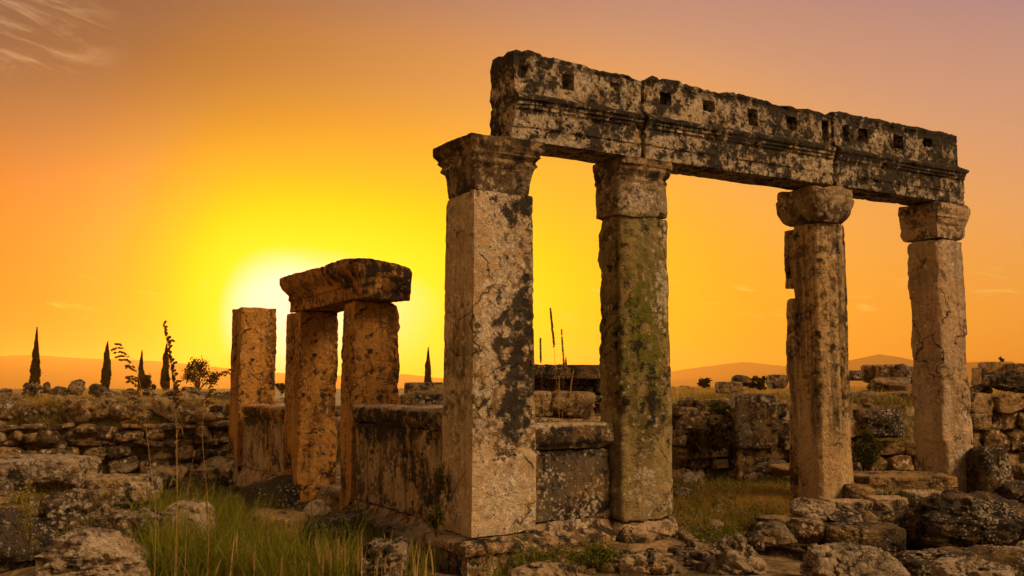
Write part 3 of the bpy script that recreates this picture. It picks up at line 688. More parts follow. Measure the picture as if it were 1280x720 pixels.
# ------------------------------------------------------------------ single rocks and blocks
def stone(name, cat, label, box, Y=None, depth=None, block=8, planes=7, rough=.05, rot=(0, 0, 0), mat=None, seed=None, group=None, n=None, sink=.0, crack=0, cut=(.72, 1.05)):
    x0, y0, x1, y1 = box; xc = (x0 + x1) / 2
    if cut == (.72, 1.05): cut = (.84, 1.1) if block >= 12 else (.60, 1.0); planes = planes if block >= 12 else planes + 4
    if Y is None: Y = hit(xc, y1)[1]
    top = at(xc, y0, Y); bot = at(xc, y1, Y); w = (x1 - x0) / FPX * Y * 1.03; h = (top[2] - bot[2]) * 1.03 + sink
    d = depth or w * .8
    sd = seed if seed is not None else int(abs(x0 * 7 + y0 * 13)) % 9973
    n = n or int(min(44, max(9, (x1 - x0) / 2.0)))
    V, F = rock((w, d, h), sd, n=n, block=block, planes=planes, rough=rough, crack=crack, rot=(0, 0, 0), cut=cut)
    mn, mx = V.min(0), V.max(0); V = V * (np.array([w, d, h]) / (mx - mn)); V = V @ rot3(*rot).T
    c_ = (top + bot) / 2; c_ = np.array([c_[0], Y + d * .35, c_[2] - sink / 2])
    bz = V[:, 2].min(); V[:, 2] -= bz
    o = mesh_obj(name, V, F, mat or M_ROCK, loc=(c_[0], c_[1], c_[2] + bz)); tag(o, label, cat, group); return o
S = stone
# front left ledge
S('stone_slab', 'slab', 'long flat topped grey slab on the mound at the left edge', (-60, 572, 93, 606), 13.2, 1.1, block=14, planes=4, rough=.05, sink=.15, mat=M_ROCKL)
S('stone_slab', 'slab', 'sunlit pale flat slab on top of the mound in front left', (104, 597, 183, 624), 12.7, .8, block=9, planes=5, sink=.1, cut=(.85, 1.1), mat=M_ROCKL)
S('stone_slab', 'slab', 'pale slab at the right foot of the mound above the green grass', (186, 629, 262, 664), 12.1, .9, block=7, planes=7, sink=.15, mat=M_ROCKL)
S('boulder', 'boulder', 'broad flat boulder with lichen at the bottom left before the grass', (38, 665, 170, 742), 10.3, 1.0, block=7, planes=8, rough=.06, crack=.05, sink=.1, mat=M_ROCKL)
S('boulder', 'boulder', 'dark boulder half cut off by the left edge of the picture', (-60, 640, 42, 735), 10.9, .9, mat=M_ROCKD, rough=.07, sink=.1)
S('stone', 'stone', 'small pale stone sitting in the middle of the earth mound', (124, 632, 140, 646), 11.8, rough=.05, sink=.05)
S('boulder', 'boulder', 'rounded brown boulder behind the sunlit pale slab', (48, 618, 122, 662), 11.9, .8, mat=M_ROCK, rough=.08, sink=.2)
S('boulder', 'boulder', 'brown boulder below the sunlit pale slab', (118, 640, 196, 680), 11.4, .8, mat=M_ROCK, rough=.08, sink=.2)
S('stone', 'stone', 'low stone behind the tall reeds at the foot of the rubble wall', (176, 584, 222, 606), 15.5, .7, mat=M_RUB, sink=.1)
S('boulder', 'boulder', 'dark boulder against the foot of the lone leftmost pier', (246, 572, 290, 602), 17.5, .7, mat=M_RUB, sink=.1)
# by the doorway
S('stone_slab', 'slab', 'dark tilted triangular slab leaning before the far door jamb', (306, 600, 371, 650), 15.2, .32, block=12, planes=6, rot=(R(-12), R(-16), R(14)), mat=M_ROCKD, cut=(.55, .9), sink=.05)
S('stone_block', 'block', 'brown rough block lying in the grass below the triangular slab', (289, 641, 373, 690), 13.2, .9, block=12, planes=5, mat=M_ROCKO, sink=.05)
S('stone_slab', 'slab', 'dark flat slab with a pale edge lying before the near door jamb', (372, 648, 447, 690), 13.6, .95, block=14, planes=4, rot=(0, R(-6), R(20)), mat=M_ROCKD, sink=.0)
S('boulder', 'boulder', 'dark boulder standing between triangular slab and column fragment', (366, 627, 392, 655), 14.6, .5, mat=M_ROCKD)
S('boulder', 'boulder', 'grey lichened boulder in the tall grass at bottom centre left', (446, 682, 506, 735), 11.6, .7, mat=M_ROCK, rough=.09, planes=10, sink=.05)
# drum fragment with moulding
P_ = at(402, 648, 14.4)
rf = empty('column_fragment', tuple(P_)); rf.rotation_euler = (R(28), R(-38), R(10)); tag(rf, 'small pale moulded column fragment fallen at the doorway', 'column fragment')
cr = [(math.cos(a) * .15, math.sin(a) * .15) for a in np.linspace(0, 2 * math.pi, 28, endpoint=False)]
Vv, Ff = vloft(cr, 0, .26, h=.02, offs=profile([(0, .04), (.06, .045), (.08, .0), (.14, .0), (.16, .03), (.22, .035), (.26, .0)]), chip=.5, win=1, rough=.006, lump=.01, seed=301, ncap=5)
mesh_obj('drum', Vv, Ff, M_P1, rf)
# bottom centre and right
S('stone_slab', 'slab', 'flat stone cut by the bottom edge below the corner pier', (636, 707, 724, 745), 11.7, .8, block=8, mat=M_ROCKL, sink=.1)
S('boulder', 'boulder', 'pale grey boulder at the bottom below the mossy pier', (778, 690, 850, 745), 11.9, .7, planes=9, rough=.08, mat=M_ROCKL, sink=.1, crack=.05)
S('boulder', 'boulder', 'pointed grey rock with ridged side at the bottom centre', (888, 674, 972, 748), 11.9, .8, planes=6, block=4, rough=.09, mat=M_ROCKL, crack=.08, rot=(0, R(18), 0), cut=(.5, .9), sink=.1)
S('boulder', 'boulder', 'large pale cracked boulder cut by the bottom edge right of centre', (1006, 686, 1152, 800), 11.2, 1.1, planes=9, block=6, rough=.07, mat=M_ROCKL, crack=.08)
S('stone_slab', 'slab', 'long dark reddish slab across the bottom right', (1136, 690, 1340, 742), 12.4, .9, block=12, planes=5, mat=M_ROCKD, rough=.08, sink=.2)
S('boulder', 'boulder', 'flat pale rock at the bottom right corner', (1180, 707, 1282, 760), 11.3, .6, block=6, mat=M_ROCKL, rough=.08, crack=.05)
S('stone_block', 'block', 'dark squared block on the ground between the third and fourth pier', (1036, 657, 1134, 700), 13.6, .7, block=14, planes=5, mat=M_ROCKD, rough=.06, sink=.1)
S('boulder', 'boulder', 'rounded pale stone against the foot of the streaked third pier', (991, 624, 1044, 652), 14.3, .5, mat=M_ROCKL, planes=9)
S('stone_slab', 'slab', 'thin flat stone wedged left of the third pier foot', (950, 645, 1000, 660), 14.2, .5, block=9, mat=M_ROCK)
S('boulder', 'boulder', 'brown broken block at the lower left of the third pier pile', (944, 654, 998, 690), 13.6, .6, mat=M_ROCK, planes=9)
S('boulder', 'boulder', 'grey block in the middle of the third pier pile', (986, 650, 1032, 682), 13.75, .5, mat=M_ROCK, planes=9, seed=412)
S('stone', 'stone', 'small dark stone at the left of the third pier pile', (934, 668, 956, 688), 13.4, .4, mat=M_ROCKD)
FND = 'foundation stones below the gap between third and fourth pier'
S('foundation_stone', 'foundation stone', 'long dark ledge stone topping the foundation between third and fourth pier', (1060, 593, 1196, 624), 16.0, 1.0, block=14, planes=4, mat=M_ROCKO, rough=.06)
S('foundation_stone', 'foundation stone', 'yellow brown stone in the foundation directly right of the third pier', (1062, 607, 1094, 628), 15.35, .5, block=12, planes=4, mat=M_ROCKO)
S('foundation_stone', 'foundation stone', 'squared pale yellow stone in the foundation below the long dark ledge', (1091, 622, 1135, 642), 15.0, .5, block=14, planes=3, rough=.03, mat=M_P4)
S('foundation_stone', 'foundation stone', 'pale grey flat stone in the foundation near the fourth pier', (1138, 615, 1182, 632), 15.5, .5, block=12, planes=3, rough=.03, mat=M_P1)
S('foundation_stone', 'foundation stone', 'tan squared stone of the foundation below the third pier right edge', (1040, 626, 1090, 644), 14.8, .5, block=12, planes=4, mat=M_P4)
S('foundation_stone', 'foundation stone', 'lowest mottled grey stone of the foundation below the third pier', (1036, 641, 1080, 660), 14.4, .6, block=10, planes=5, mat=M_ROCK)
S('foundation_stone', 'foundation stone', 'small brown stone of the foundation above the dark squared block', (1079, 641, 1097, 658), 14.4, .4, block=10, planes=4, mat=M_ROCKO)
S('foundation_stone', 'foundation stone', 'dark stone under the fourth pier behind the grass clump', (1128, 630, 1200, 662), 15.4, .8, block=10, planes=5, mat=M_ROCKD, sink=.3)
S('foundation_stone', 'foundation stone', 'brown stone below the pale yellow foundation stone', (1094, 640, 1140, 664), 14.7, .6, block=10, planes=5, mat=M_ROCKD, sink=.1)
for o in list(scene.objects):
    if o.name.startswith('foundation_stone'): o['group'] = FND
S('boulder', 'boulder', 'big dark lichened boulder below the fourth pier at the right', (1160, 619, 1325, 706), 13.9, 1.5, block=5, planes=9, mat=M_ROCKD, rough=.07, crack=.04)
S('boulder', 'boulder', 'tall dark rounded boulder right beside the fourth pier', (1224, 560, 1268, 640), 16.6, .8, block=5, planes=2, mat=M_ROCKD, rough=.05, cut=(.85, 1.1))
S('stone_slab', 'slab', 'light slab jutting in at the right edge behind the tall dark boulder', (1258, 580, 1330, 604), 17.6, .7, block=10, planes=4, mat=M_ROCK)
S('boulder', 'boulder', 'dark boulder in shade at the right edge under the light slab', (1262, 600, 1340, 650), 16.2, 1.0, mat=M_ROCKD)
# court behind
S('boulder', 'boulder', 'round grey stone on the grass behind the mossy pier', (851, 592, 882, 617), 18.2, .45, block=4, planes=5, mat=M_ROCKL)
S('stone_slab', 'slab', 'slanting slab leaning on the back wall left of the third pier', (938, 578, 986, 600), 18.6, .5, rot=(0, R(-22), 0), block=10, planes=5, mat=M_ROCK)
S('stone_slab', 'slab', 'flat slab on edge left of the third pier near the back wall', (962, 580, 1000, 596), 17.9, .5, block=10, planes=5, mat=M_ROCKO)
S('stone', 'stone', 'low stone at the foot of the slanting slab', (930, 592, 952, 606), 18.2, .4, mat=M_ROCK)
S('stone_block', 'block', 'tall upright block with black lichen standing in the back wall', (918, 493, 972, 562), 19.6, .7, block=16, planes=3, rough=.03, mat=M_ROCK, n=24)
S('stone_block', 'block', 'plain brown block carrying the tall upright block', (920, 560, 966, 606), 19.7, .7, block=14, planes=3, rough=.03, mat=M_ROCKO, n=20)
S('stone_block', 'block', 'black weathered block in the back wall seen between third and fourth pier', (1078, 510, 1132, 548), 20.2, .9, block=12, planes=5, mat=M_ROCKD, n=22)
# terrace stones
S('stone_block', 'block', 'round ended boulder left of the big block on the terrace between last piers', (1080, 456, 1102, 479), 31, .7, block=5, mat=M_ROCK)
S('stone_block', 'block', 'big pale squared block on the terrace between last piers', (1099, 455, 1130, 478), 30.5, .8, block=14, planes=3, mat=M_ROCKO)
S('stone_block', 'block', 'tilted grey block right of the big squared one, half behind the fourth pier', (1122, 456, 1148, 480), 30, .7, block=8, mat=M_ROCK, rot=(0, R(12), 0))
S('stone_slab', 'slab', 'long low slab below the terrace blocks between last piers', (1090, 472, 1142, 490), 28, .8, block=10, mat=M_ROCK)
S('stone_block', 'block', 'thin flat block at the far left of the terrace gap between last piers', (1062, 463, 1086, 476), 33, .8, block=10, mat=M_ROCKD)
S('boulder', 'boulder', 'dark craggy boulder on the wall top at the right edge', (1243, 461, 1300, 492), 22.6, .9, block=6, planes=9, mat=M_ROCKD, rough=.09)
S('stone_block', 'block', 'upper step of the pale squared blocks at the far right', (1237, 452, 1266, 466), 38, 1.2, block=16, planes=2, rough=.02, mat=M_ROCKO)
S('stone_block', 'block', 'lower wide step of the pale squared blocks at the far right', (1226, 459, 1280, 482), 38.6, 1.4, block=16, planes=2, rough=.02, mat=M_ROCKO)
S('stone_block', 'block', 'pale squared block at the very right edge of the terrace', (1266, 454, 1310, 470), 37, 1.2, block=16, planes=2, rough=.02, mat=M_ROCKO)
S('boulder', 'boulder', 'flat topped dark boulder silhouetted on the terrace left of the third pier', (918, 468, 944, 483), 36, 1, block=4, mat=M_ROCKD)
S('stone_block', 'block', 'squared block on the terrace right of the mossy pier', (899, 477, 928, 492), 27, .8, block=12, planes=4, mat=M_ROCK)
S('stone_block', 'block', 'grey block on the terrace touching the left of the third pier', (964, 468, 986, 486), 27, .7, block=12, planes=4, mat=M_ROCK)
S('stone_block', 'block', 'pale stone on the wall top behind fourth pier right side', (1218, 479, 1240, 492), 23.4, .6, block=10, mat=M_ROCK)
TS = 'loose stones along the left ridge'
rng = random.Random(5)
ridge_st = [((20, 476, 46, 493), 34, 'squared dark block on the left ridge below the tallest cypress', 12), ((34, 477, 52, 492), 33.4, 'block right under the tallest cypress on the left ridge', 10),
    ((78, 475, 103, 492), 34, 'dark pointed boulder on the ridge right of the tallest cypress', 4), ((50, 477, 62, 488), 35, 'small boulder just right of the tallest cypress', 5),
    ((106, 480, 138, 497), 31, 'leaning broken slab on the ridge below the second cypress', 9), ((-8, 485, 14, 494), 36, 'low block at the left end of the ridge', 12),
    ((60, 483, 82, 492), 35, 'flat stone left of the dark pointed boulder on the ridge', 10), ((120, 490, 146, 506), 29, 'pale broken stone under the leaning slab on the ridge', 7),
    ((222, 483, 246, 494), 33, 'flat stone on the ridge beside the leafy shrub', 8), ((226, 489, 262, 500), 31, 'wide low stone in front of the leafy shrub', 8),
    ((150, 486, 168, 496), 34, 'low stone on the ridge left of the bent reed plume', 7), ((178, 486, 196, 495), 34, 'low stone on the ridge beside the third cypress', 7),
    ((264, 490, 288, 502), 30, 'low stone on the ridge left of the lone pier', 7)]
for bx, Y, lb, bl in ridge_st:
    S('boulder', 'boulder', lb, bx, Y, None, block=max(4, bl * .6), planes=12, mat=M_ROCKD if rng.random() < .75 else M_ROCK, rough=.09, sink=.12, group=TS, n=18, cut=(.45, .95))
for bx, Y, lb in [((8, 496, 24, 514), 27.5, 'pale stone standing in the grassy slope at the far left'), ((160, 511, 182, 524), 25.2, 'small light stone on top of the rubble wall at left'), ((52, 500, 76, 512), 28, 'flat stone in the middle of the grassy slope at left'),
        ((24, 530, 42, 541), 24.3, 'small pale stone on the rubble wall near the left edge'), ((84, 496, 100, 504), 29, 'small flat stone in the slope grass below the pointed boulder'), ((280, 505, 292, 514), 24, 'stone on the wall top left of the lone pier'), ((196, 500, 230, 510), 28, 'long low stone in the grass behind the left rubble wall')]:
    S('stone', 'stone', lb, bx, Y, None, block=7, mat=M_ROCK, sink=.1)
V, Fc = rock((5.2, 1.6, .42), 77, n=36, block=14, planes=3, rough=.05, rot=(0, R(-3), R(8)))
a_ = at(138, 508, 26.5); tag(mesh_obj('stone_slab', V, Fc, M_RUB, loc=(a_[0], a_[1] + .4, a_[2] - .12)), 'very long sloping slab above the left rubble wall', 'slab')
# distant low ruins in the middle gaps
S('stone_block', 'block', 'long dark block wall piece seen between doorway and corner pier', (506, 478, 566, 495), 24, 1.2, block=18, planes=2, rough=.02, mat=M_ROCKO, n=22)
S('stone_block', 'block', 'darker lower block under the one between doorway and corner pier', (500, 492, 566, 514), 23.5, 1.2, block=14, planes=3, rough=.03, mat=M_ROCKD, n=22)

# ------------------------------------------------------------------ rubble and block walls (each one thing, stones are its surface)
def course_wall(name, label, pts, z0, z1, cw, ch, seed, mat, thick=.5, irregular=.35, topjag=.25, block=8, cat='wall', group=None, backing=True, gaps=0.0):
    """pts: list of (x,y) world along the face; courses of separate stones"""
    rng = np.random.RandomState(seed); pts = np.array(pts, float); seg = np.linalg.norm(np.diff(pts, axis=0), axis=1); cum = np.concatenate([[0], np.cumsum(seg)]); L = cum[-1]
    def pos(s):
        k = min(len(seg) - 1, max(0, np.searchsorted(cum, s) - 1)); t = (s - cum[k]) / seg[k]; d = (pts[k + 1] - pts[k]) / seg[k]; return pts[k] + d * (s - cum[k]), d
    org = np.array([pts[0][0], pts[0][1], z0]); parts = []; var = []; z = z0; ci = 0
    while z < z1 - ch * .3:
        hh = ch * rng.uniform(1 - irregular, 1 + irregular); s = -rng.uniform(0, cw)
        while s < L:
            w = cw * rng.uniform(1 - irregular * 1.3, 1 + irregular * 1.6)
            sc_ = s + w / 2
            if 0 <= sc_ <= L:
                topz = z1 + topjag * float(fbm(np.array([[sc_, 0, 0]]), .6, 3, seed)[0])
                if z + hh * .6 < topz and rng.rand() > gaps:
                    q, d = pos(sc_); ang = math.atan2(d[1], d[0])
                    V, F = rock((w * rng.uniform(.93, 1.04), thick * rng.uniform(.8, 1.15), hh * rng.uniform(.96 - .5 * max(0, irregular - .3), 1.06 + .9 * max(0, irregular - .3))), rng.randint(1e6), n=11, block=block * rng.uniform(.7, 1.3), planes=6, rough=.06, rot=(rng.normal() * .03 + rng.normal() * irregular * .1, rng.normal() * irregular * .22, ang + rng.normal() * .06), cut=(.8, 1.1))
                    V = V + np.array([q[0] + rng.normal() * .03, q[1] + thick * .25 + rng.normal() * .08 * irregular * 2, z + hh / 2 + rng.normal() * .10 * max(0, irregular - .3)]) - org
                    parts.append((V, F)); var.append(np.full(len(V), rng.normal() * .22 + (.25 if rng.rand() < .12 else 0)))
            s += w
        z += hh; ci += 1
    if backing:
        for i in range(len(seg)):
            a, b = pts[i], pts[i + 1]; mid = (a + b) / 2; ang = math.atan2(*(b - a)[::-1])
            V, F = rock((seg[i] * 1.05, thick, (z1 - z0) * .80), seed + i, n=10, block=20, planes=0, rough=.02, rot=(0, 0, ang))
            V = V + np.array([mid[0], mid[1] + thick * .62 + .1, z0 + (z1 - z0) * .39]) - org; parts.append((V, F)); var.append(np.full(len(V), -.5))
    V, F = merge(parts); o = mesh_obj(name, V, F, mat, loc=tuple(org), attrs={'var': np.clip(np.concatenate(var), -.7, .7)}); tag(o, label, cat, group); return o
def XY(px, Y): return ((px - 640) / FPX * Y, Y)
course_wall('rubble_wall', 'tumbled dry stone wall at the left below the grassy slope', [XY(-60, 23.2), XY(60, 23.4), XY(170, 24), XY(300, 24.6)], -.5, 1.12, .50, .26, 11, M_RUB, irregular=.62, topjag=.5, block=5, gaps=.10)
course_wall('rubble_wall', 'coursed stone wall behind the grass between mossy and third pier', [XY(836, 19.9), XY(925, 19.9)], -.4, 1.25, .52, .27, 12, M_RUB, irregular=.3, topjag=.2, block=9)
course_wall('rubble_wall', 'rough stone wall behind the streaked third pier', [XY(962, 20.1), XY(1085, 20.4)], -.4, 1.1, .55, .27, 13, M_RUB, irregular=.35, topjag=.25, block=8)
course_wall('rubble_wall', 'wall of long flat yellow stones between third and fourth pier', [XY(1085, 20.5), XY(1175, 20.6)], -.4, .86, .75, .25, 14, M_ROCKO, irregular=.25, topjag=.12, block=12)
course_wall('block_wall', 'well laid wall of squared blocks at the right edge', [XY(1160, 20.8), XY(1222, 20.9), XY(1310, 21.2)], -.4, 1.52, .58, .40, 15, M_ROCKO, irregular=.18, topjag=.06, block=14)
course_wall('rubble_wall', 'upper terrace course of dark stones between third and fourth pier', [XY(1040, 23.8), XY(1180, 24)], 1.1, 1.62, .7, .28, 16, M_ROCK, irregular=.3, topjag=.1, block=8)
course_wall('rubble_wall', 'upper terrace stones right of the mossy pier', [XY(838, 22.6), XY(985, 22.8)], .9, 1.50, .6, .24, 17, M_ROCK, irregular=.4, topjag=.25, block=7, gaps=.06)
course_wall('block_wall', 'big block ruin seen through the gap over the dark low wall', [XY(640, 21.4), XY(762, 21.6)], -.3, 1.62, 1.0, .48, 18, M_ROCKO, irregular=.25, topjag=.1, block=13)
course_wall('rubble_wall', 'dark rubble heap wall crowning the ruin over the dark low wall', [XY(655, 22.6), XY(770, 22.6)], 1.45, 2.2, .45, .24, 19, M_ROCKD, irregular=.3, topjag=.1, block=8)
course_wall('rubble_wall', 'ruined wall behind the doorway and the stained low wall', [XY(395, 25), XY(510, 24), XY(640, 23)], -.3, 1.2, .7, .32, 20, M_RUB, irregular=.35, topjag=.3, block=8)
course_wall('rubble_wall', 'low rubble behind the leftmost lone pier', [XY(300, 25.4), XY(400, 25.4)], -.3, 1.25, .6, .28, 21, M_RUB, irregular=.4, topjag=.3, block=7)
# broken wall fragments of the terrace
V, Fc = rock((2.0, .8, .34), 91, n=22, block=14, planes=3, rough=.05)
a_ = at(700, 462, 22.3); tag(mesh_obj('stone_slab', V, Fc, M_ROCKD, loc=(a_[0], a_[1] + .2, a_[2] - .06)), 'dark flat cap slab on the rubble heap wall above the dark low wall', 'slab')

# loose small rubble lying about: nobody could count it
def scatter_rubble(name, areas, count, smin, smax, seed, mat):
    rng = np.random.RandomState(seed); parts = []
    for (x0, y0, x1, y1), cnt in zip(areas, count):
        for i in range(cnt):
            px, py = rng.uniform(x0, x1), rng.uniform(y0, y1); P = hit(px, py)
            s = rng.uniform(smin, smax) * (1 if rng.rand() < .8 else 1.7)
            V, F = rock((s * rng.uniform(.8, 1.6), s * rng.uniform(.8, 1.3), s * rng.uniform(.5, .9)), rng.randint(1e6), n=6, block=6, planes=6, rough=.07, rot=(rng.normal() * .2, rng.normal() * .2, rng.uniform(0, 6)))
            parts.append((V + np.array([P[0], P[1], gz1(P[0], P[1]) + s * .12]), F))
    V, F = merge(parts); tag(mesh_obj(name, V, F, mat), kind='stuff')
scatter_rubble('rubble_stones', [(0, 600, 270, 715), (260, 600, 560, 715), (840, 610, 1000, 690), (1000, 660, 1280, 718), (560, 690, 900, 718), (180, 560, 300, 620)], [260, 110, 120, 150, 130, 90], .03, .15, 31, M_ROCK)
scatter_rubble('wall_rubble', [(0, 506, 290, 522)], [130], .18, .42, 35, M_RUB)
scatter_rubble('slope_stones', [(0, 490, 290, 522), (840, 484, 985, 500), (1060, 482, 1280, 505), (850, 500, 980, 520)], [90, 40, 50, 20], .12, .34, 32, M_RUB)

# ------------------------------------------------------------------ grass and weeds
def blades(name, pts, hmin, hmax, width, mat, seed, lean=.35, segs=4, curl=.6, kind='stuff', az=None):
    rng = np.random.RandomState(seed); N = len(pts); pts = np.asarray(pts)
    H = rng.uniform(hmin, hmax, N) * (1 - .3 * rng.rand(N)); a = rng.uniform(0, 2 * math.pi, N); ln = np.abs(rng.normal(0, lean, N)) + .04
    if az is not None: a = rng.normal(az[0], az[1], N)
    b = rng.uniform(0, 2 * math.pi, N); wd = width * rng.uniform(.6, 1.3, N)
    dirx, diry = np.cos(a), np.sin(a); sx_, sy_ = np.cos(b), np.sin(b); V = []; tone = []
    tn = rng.rand(N)
    for k in range(segs + 1):
        t = k / segs; bend = ln * t + curl * ln * t * t
        cx = pts[:, 0] + dirx * H * bend; cy = pts[:, 1] + diry * H * bend; cz = pts[:, 2] + H * t * np.sqrt(np.maximum(.1, 1 - (bend * .75) ** 2))
        w = wd * (1 - t) ** .6 / 2 + (.0003)
        V.append(np.stack([cx - sx_ * w, cy - sy_ * w, cz], 1)); V.append(np.stack([cx + sx_ * w, cy + sy_ * w, cz], 1)); tone += [tn, tn]
    V = np.stack(V, 1); M_ = 2 * (segs + 1); base = np.arange(N)[:, None] * M_
    F = np.concatenate([base + np.array([[2 * k, 2 * k + 1, 2 * k + 3, 2 * k + 2]]) for k in range(segs)])
    o = mesh_obj(name, V.reshape(-1, 3), F, mat, attrs={'tone': np.stack(tone, 1).ravel()})
    if kind: tag(o, kind=kind)
    return o
def pix_pts(areas, n, seed, clump=0, jitter=.1):
    """ground points under picture areas, clumped"""
    rng = np.random.RandomState(seed); out = []
    tot = sum(a[4] for a in areas)
    for a in areas:
        k = int(n * a[4] / tot); nc = max(1, k // clump) if clump else k
        for i in range(nc):
            P = hit(rng.uniform(a[0], a[2]), rng.uniform(a[1], a[3]))
            m_ = clump if clump else 1
            out.append(np.column_stack([P[0] + rng.normal(0, jitter, m_), P[1] + rng.normal(0, jitter, m_)]))
    q = np.concatenate(out); z = ground(q[:, 0], q[:, 1]); return np.column_stack([q, z - .01])
blades('green_grass', pix_pts([(175, 640, 300, 722, 5), (250, 655, 470, 726, 6), (160, 690, 420, 730, 4), (470, 690, 640, 726, 2), (300, 650, 420, 690, 1)], 9000, 1, 26, .10), .22, .62, .011, M_GRASS, 2, lean=.38)
blades('green_grass', pix_pts([(185, 655, 330, 728, 3), (330, 680, 440, 728, 1)], 900, 3, 18, .12), .6, .95, .012, M_GRASS, 4, lean=.42)
blades('arching_grass', pix_pts([(180, 660, 480, 728, 1)], 420, 33, 6, .2), .5, .95, .012, M_MIXG, 34, lean=.75, curl=1.0)
blades('green_grass', pix_pts([(585, 690, 665, 716, 1)], 500, 5, 50, .12), .2, .5, .010, M_GRASS, 6, lean=.3)
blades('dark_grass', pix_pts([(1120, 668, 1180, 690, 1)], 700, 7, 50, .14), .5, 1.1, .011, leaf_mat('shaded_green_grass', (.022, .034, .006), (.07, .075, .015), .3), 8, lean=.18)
blades('pale_grass', pix_pts([(380, 700, 560, 726, 1), (230, 700, 330, 726, .4)], 260, 9, 3, .12), .35, .6, .016, M_REED, 10, lean=.15)
blades('dry_grass', pix_pts([(850, 610, 985, 660, 3), (60, 600, 240, 660, 2), (0, 590, 260, 700, 2), (900, 650, 960, 690, 1)], 14000, 11, 12, .14), .05, .22, .010, M_MIXG, 12, lean=.6)
blades('dry_grass', pix_pts([(850, 612, 990, 665, 4), (930, 615, 990, 640, 2), (80, 600, 200, 650, 1), (100, 590, 190, 604, .5)], 9000, 19, 30, .12), .08, .26, .010, M_DRY, 20, lean=.7)
blades('dry_grass', pix_pts([(0, 488, 290, 520, 5), (836, 484, 985, 500, 3), (1060, 480, 1150, 505, 3), (1200, 482, 1290, 500, 2), (500, 485, 640, 500, 1)], 30000, 13, 14, .35), .12, .42, .02, M_DRY, 14, lean=.35, segs=3)
blades('olive_grass', pix_pts([(0, 495, 290, 525, 4), (850, 488, 985, 510, 2), (1060, 490, 1280, 510, 2)], 14000, 15, 14, .3), .10, .35, .02, M_MIXG, 16, lean=.4, segs=3)
blades('wall_top_grass', pix_pts([(0, 508, 290, 520, 1)], 7000, 36, 40, .22), .15, .45, .016, M_MIXG, 37, lean=.5)
blades('wall_foot_grass', pix_pts([(60, 570, 240, 596, 2), (846, 600, 990, 616, 1), (170, 570, 300, 600, 1), (440, 700, 560, 712, .3)], 5000, 17, 20, .15), .08, .3, .011, M_MIXG, 18, lean=.4)
def leaf_cloud(N, cen, rad, size, seed, power=.5, clumps=0):
    rng = np.random.RandomState(seed); d = rng.normal(size=(N, 3)); d /= np.linalg.norm(d, axis=1, keepdims=True); r = rng.rand(N) ** power
    P = np.array(cen) + d * r[:, None] * np.array(rad)
    if clumps:
        cc = rng.normal(size=(clumps, 3)); cc /= np.linalg.norm(cc, axis=1, keepdims=True); cc = np.array(cen) + cc * np.array(rad) * rng.uniform(.35, 1, clumps)[:, None]
        k = rng.randint(clumps, size=N); P = cc[k] + rng.normal(size=(N, 3)) * np.array(rad) * .17
    return leaves_at(P, size, rng)
def leaves_at(P, size, rng):
    N = len(P); a = rng.normal(size=(N, 3)); a /= np.linalg.norm(a, axis=1, keepdims=True); b = np.cross(a, rng.normal(size=(N, 3))); b /= np.linalg.norm(b, axis=1, keepdims=True)
    s = size * rng.uniform(.6, 1.4, N)[:, None]
    V = np.stack([P - a * s, P + b * s * .45, P + a * s, P - b * s * .45], 1).reshape(-1, 3); F = np.arange(N * 4).reshape(N, 4)
    return V, F, np.repeat(rng.rand(N), 4)
# low leafy weeds
def weeds(name, areas, n, seed, size, mat, h=.12):
    rng = np.random.RandomState(seed); pts = pix_pts(areas, n, seed, 40, .13); P = pts + np.column_stack([np.zeros(len(pts)), np.zeros(len(pts)), rng.rand(len(pts)) * h])
    V, F, t = leaves_at(P, size, rng); tag(mesh_obj(name, V, F, mat, attrs={'tone': t}, smooth=False), kind='stuff')
weeds('ground_weeds', [(850, 630, 960, 682, 3), (845, 600, 985, 618, 1.5), (560, 685, 760, 712, 2)], 16000, 21, .022, M_WEED)
weeds('ground_weeds', [(180, 600, 330, 650, 2), (90, 590, 220, 612, 1), (0, 520, 290, 560, .5)], 9000, 22, .022, M_WEED)
def bush(name, label, cat, px, py, Y, rad, N, size, seed, mat=None, group=None, z=None, clumps=9):
    b = at(px, py, Y); rt = empty(name, tuple(b)); tag(rt, label, cat, group)
    V, F, t = leaf_cloud(N, (0, 0, rad[2]), rad, size, seed, clumps=clumps); mesh_obj('foliage', V, F, mat or M_WEED, rt, attrs={'tone': t}, smooth=False)
    rng = np.random.RandomState(seed); parts = []
    for i in range(7):
        d = np.array([rng.normal() * rad[0] * .6, rng.normal() * rad[1] * .5, rad[2] * rng.uniform(1, 1.7)]); parts.append(tube([(0, 0, 0), tuple(d * .5 + rng.normal(size=3) * .1 * rad[0]), tuple(d)], [.03 * rad[2], .02 * rad[2], .008 * rad[2]], 5))
    V, F = merge(parts); mesh_obj('stems', V, F, M_BARK, rt); return rt
def tube(path, rad, n=6):
    path = np.array(path, float); K = len(path); V = []
    tg = np.gradient(path, axis=0)
    for i in range(K):
        t = tg[i] / (np.linalg.norm(tg[i]) + 1e-9); a = np.cross(t, (0.3, .9, .1)); a /= np.linalg.norm(a) + 1e-9; b = np.cross(t, a)
        for k in range(n): V.append(path[i] + rad[i] * (math.cos(2 * math.pi * k / n) * a + math.sin(2 * math.pi * k / n) * b))
    idx = np.arange(K * n).reshape(K, n); F = np.stack([idx[:-1], np.roll(idx[:-1], -1, 1), np.roll(idx[1:], -1, 1), idx[1:]], -1).reshape(-1, 4)
    return np.array(V), F
bush('wall_shrub', 'dark green shrub growing on the back wall right of the mossy pier', 'shrub', 880, 570, 19.4, (.42, .2, .42), 1800, .05, 41, M_SHRUB)
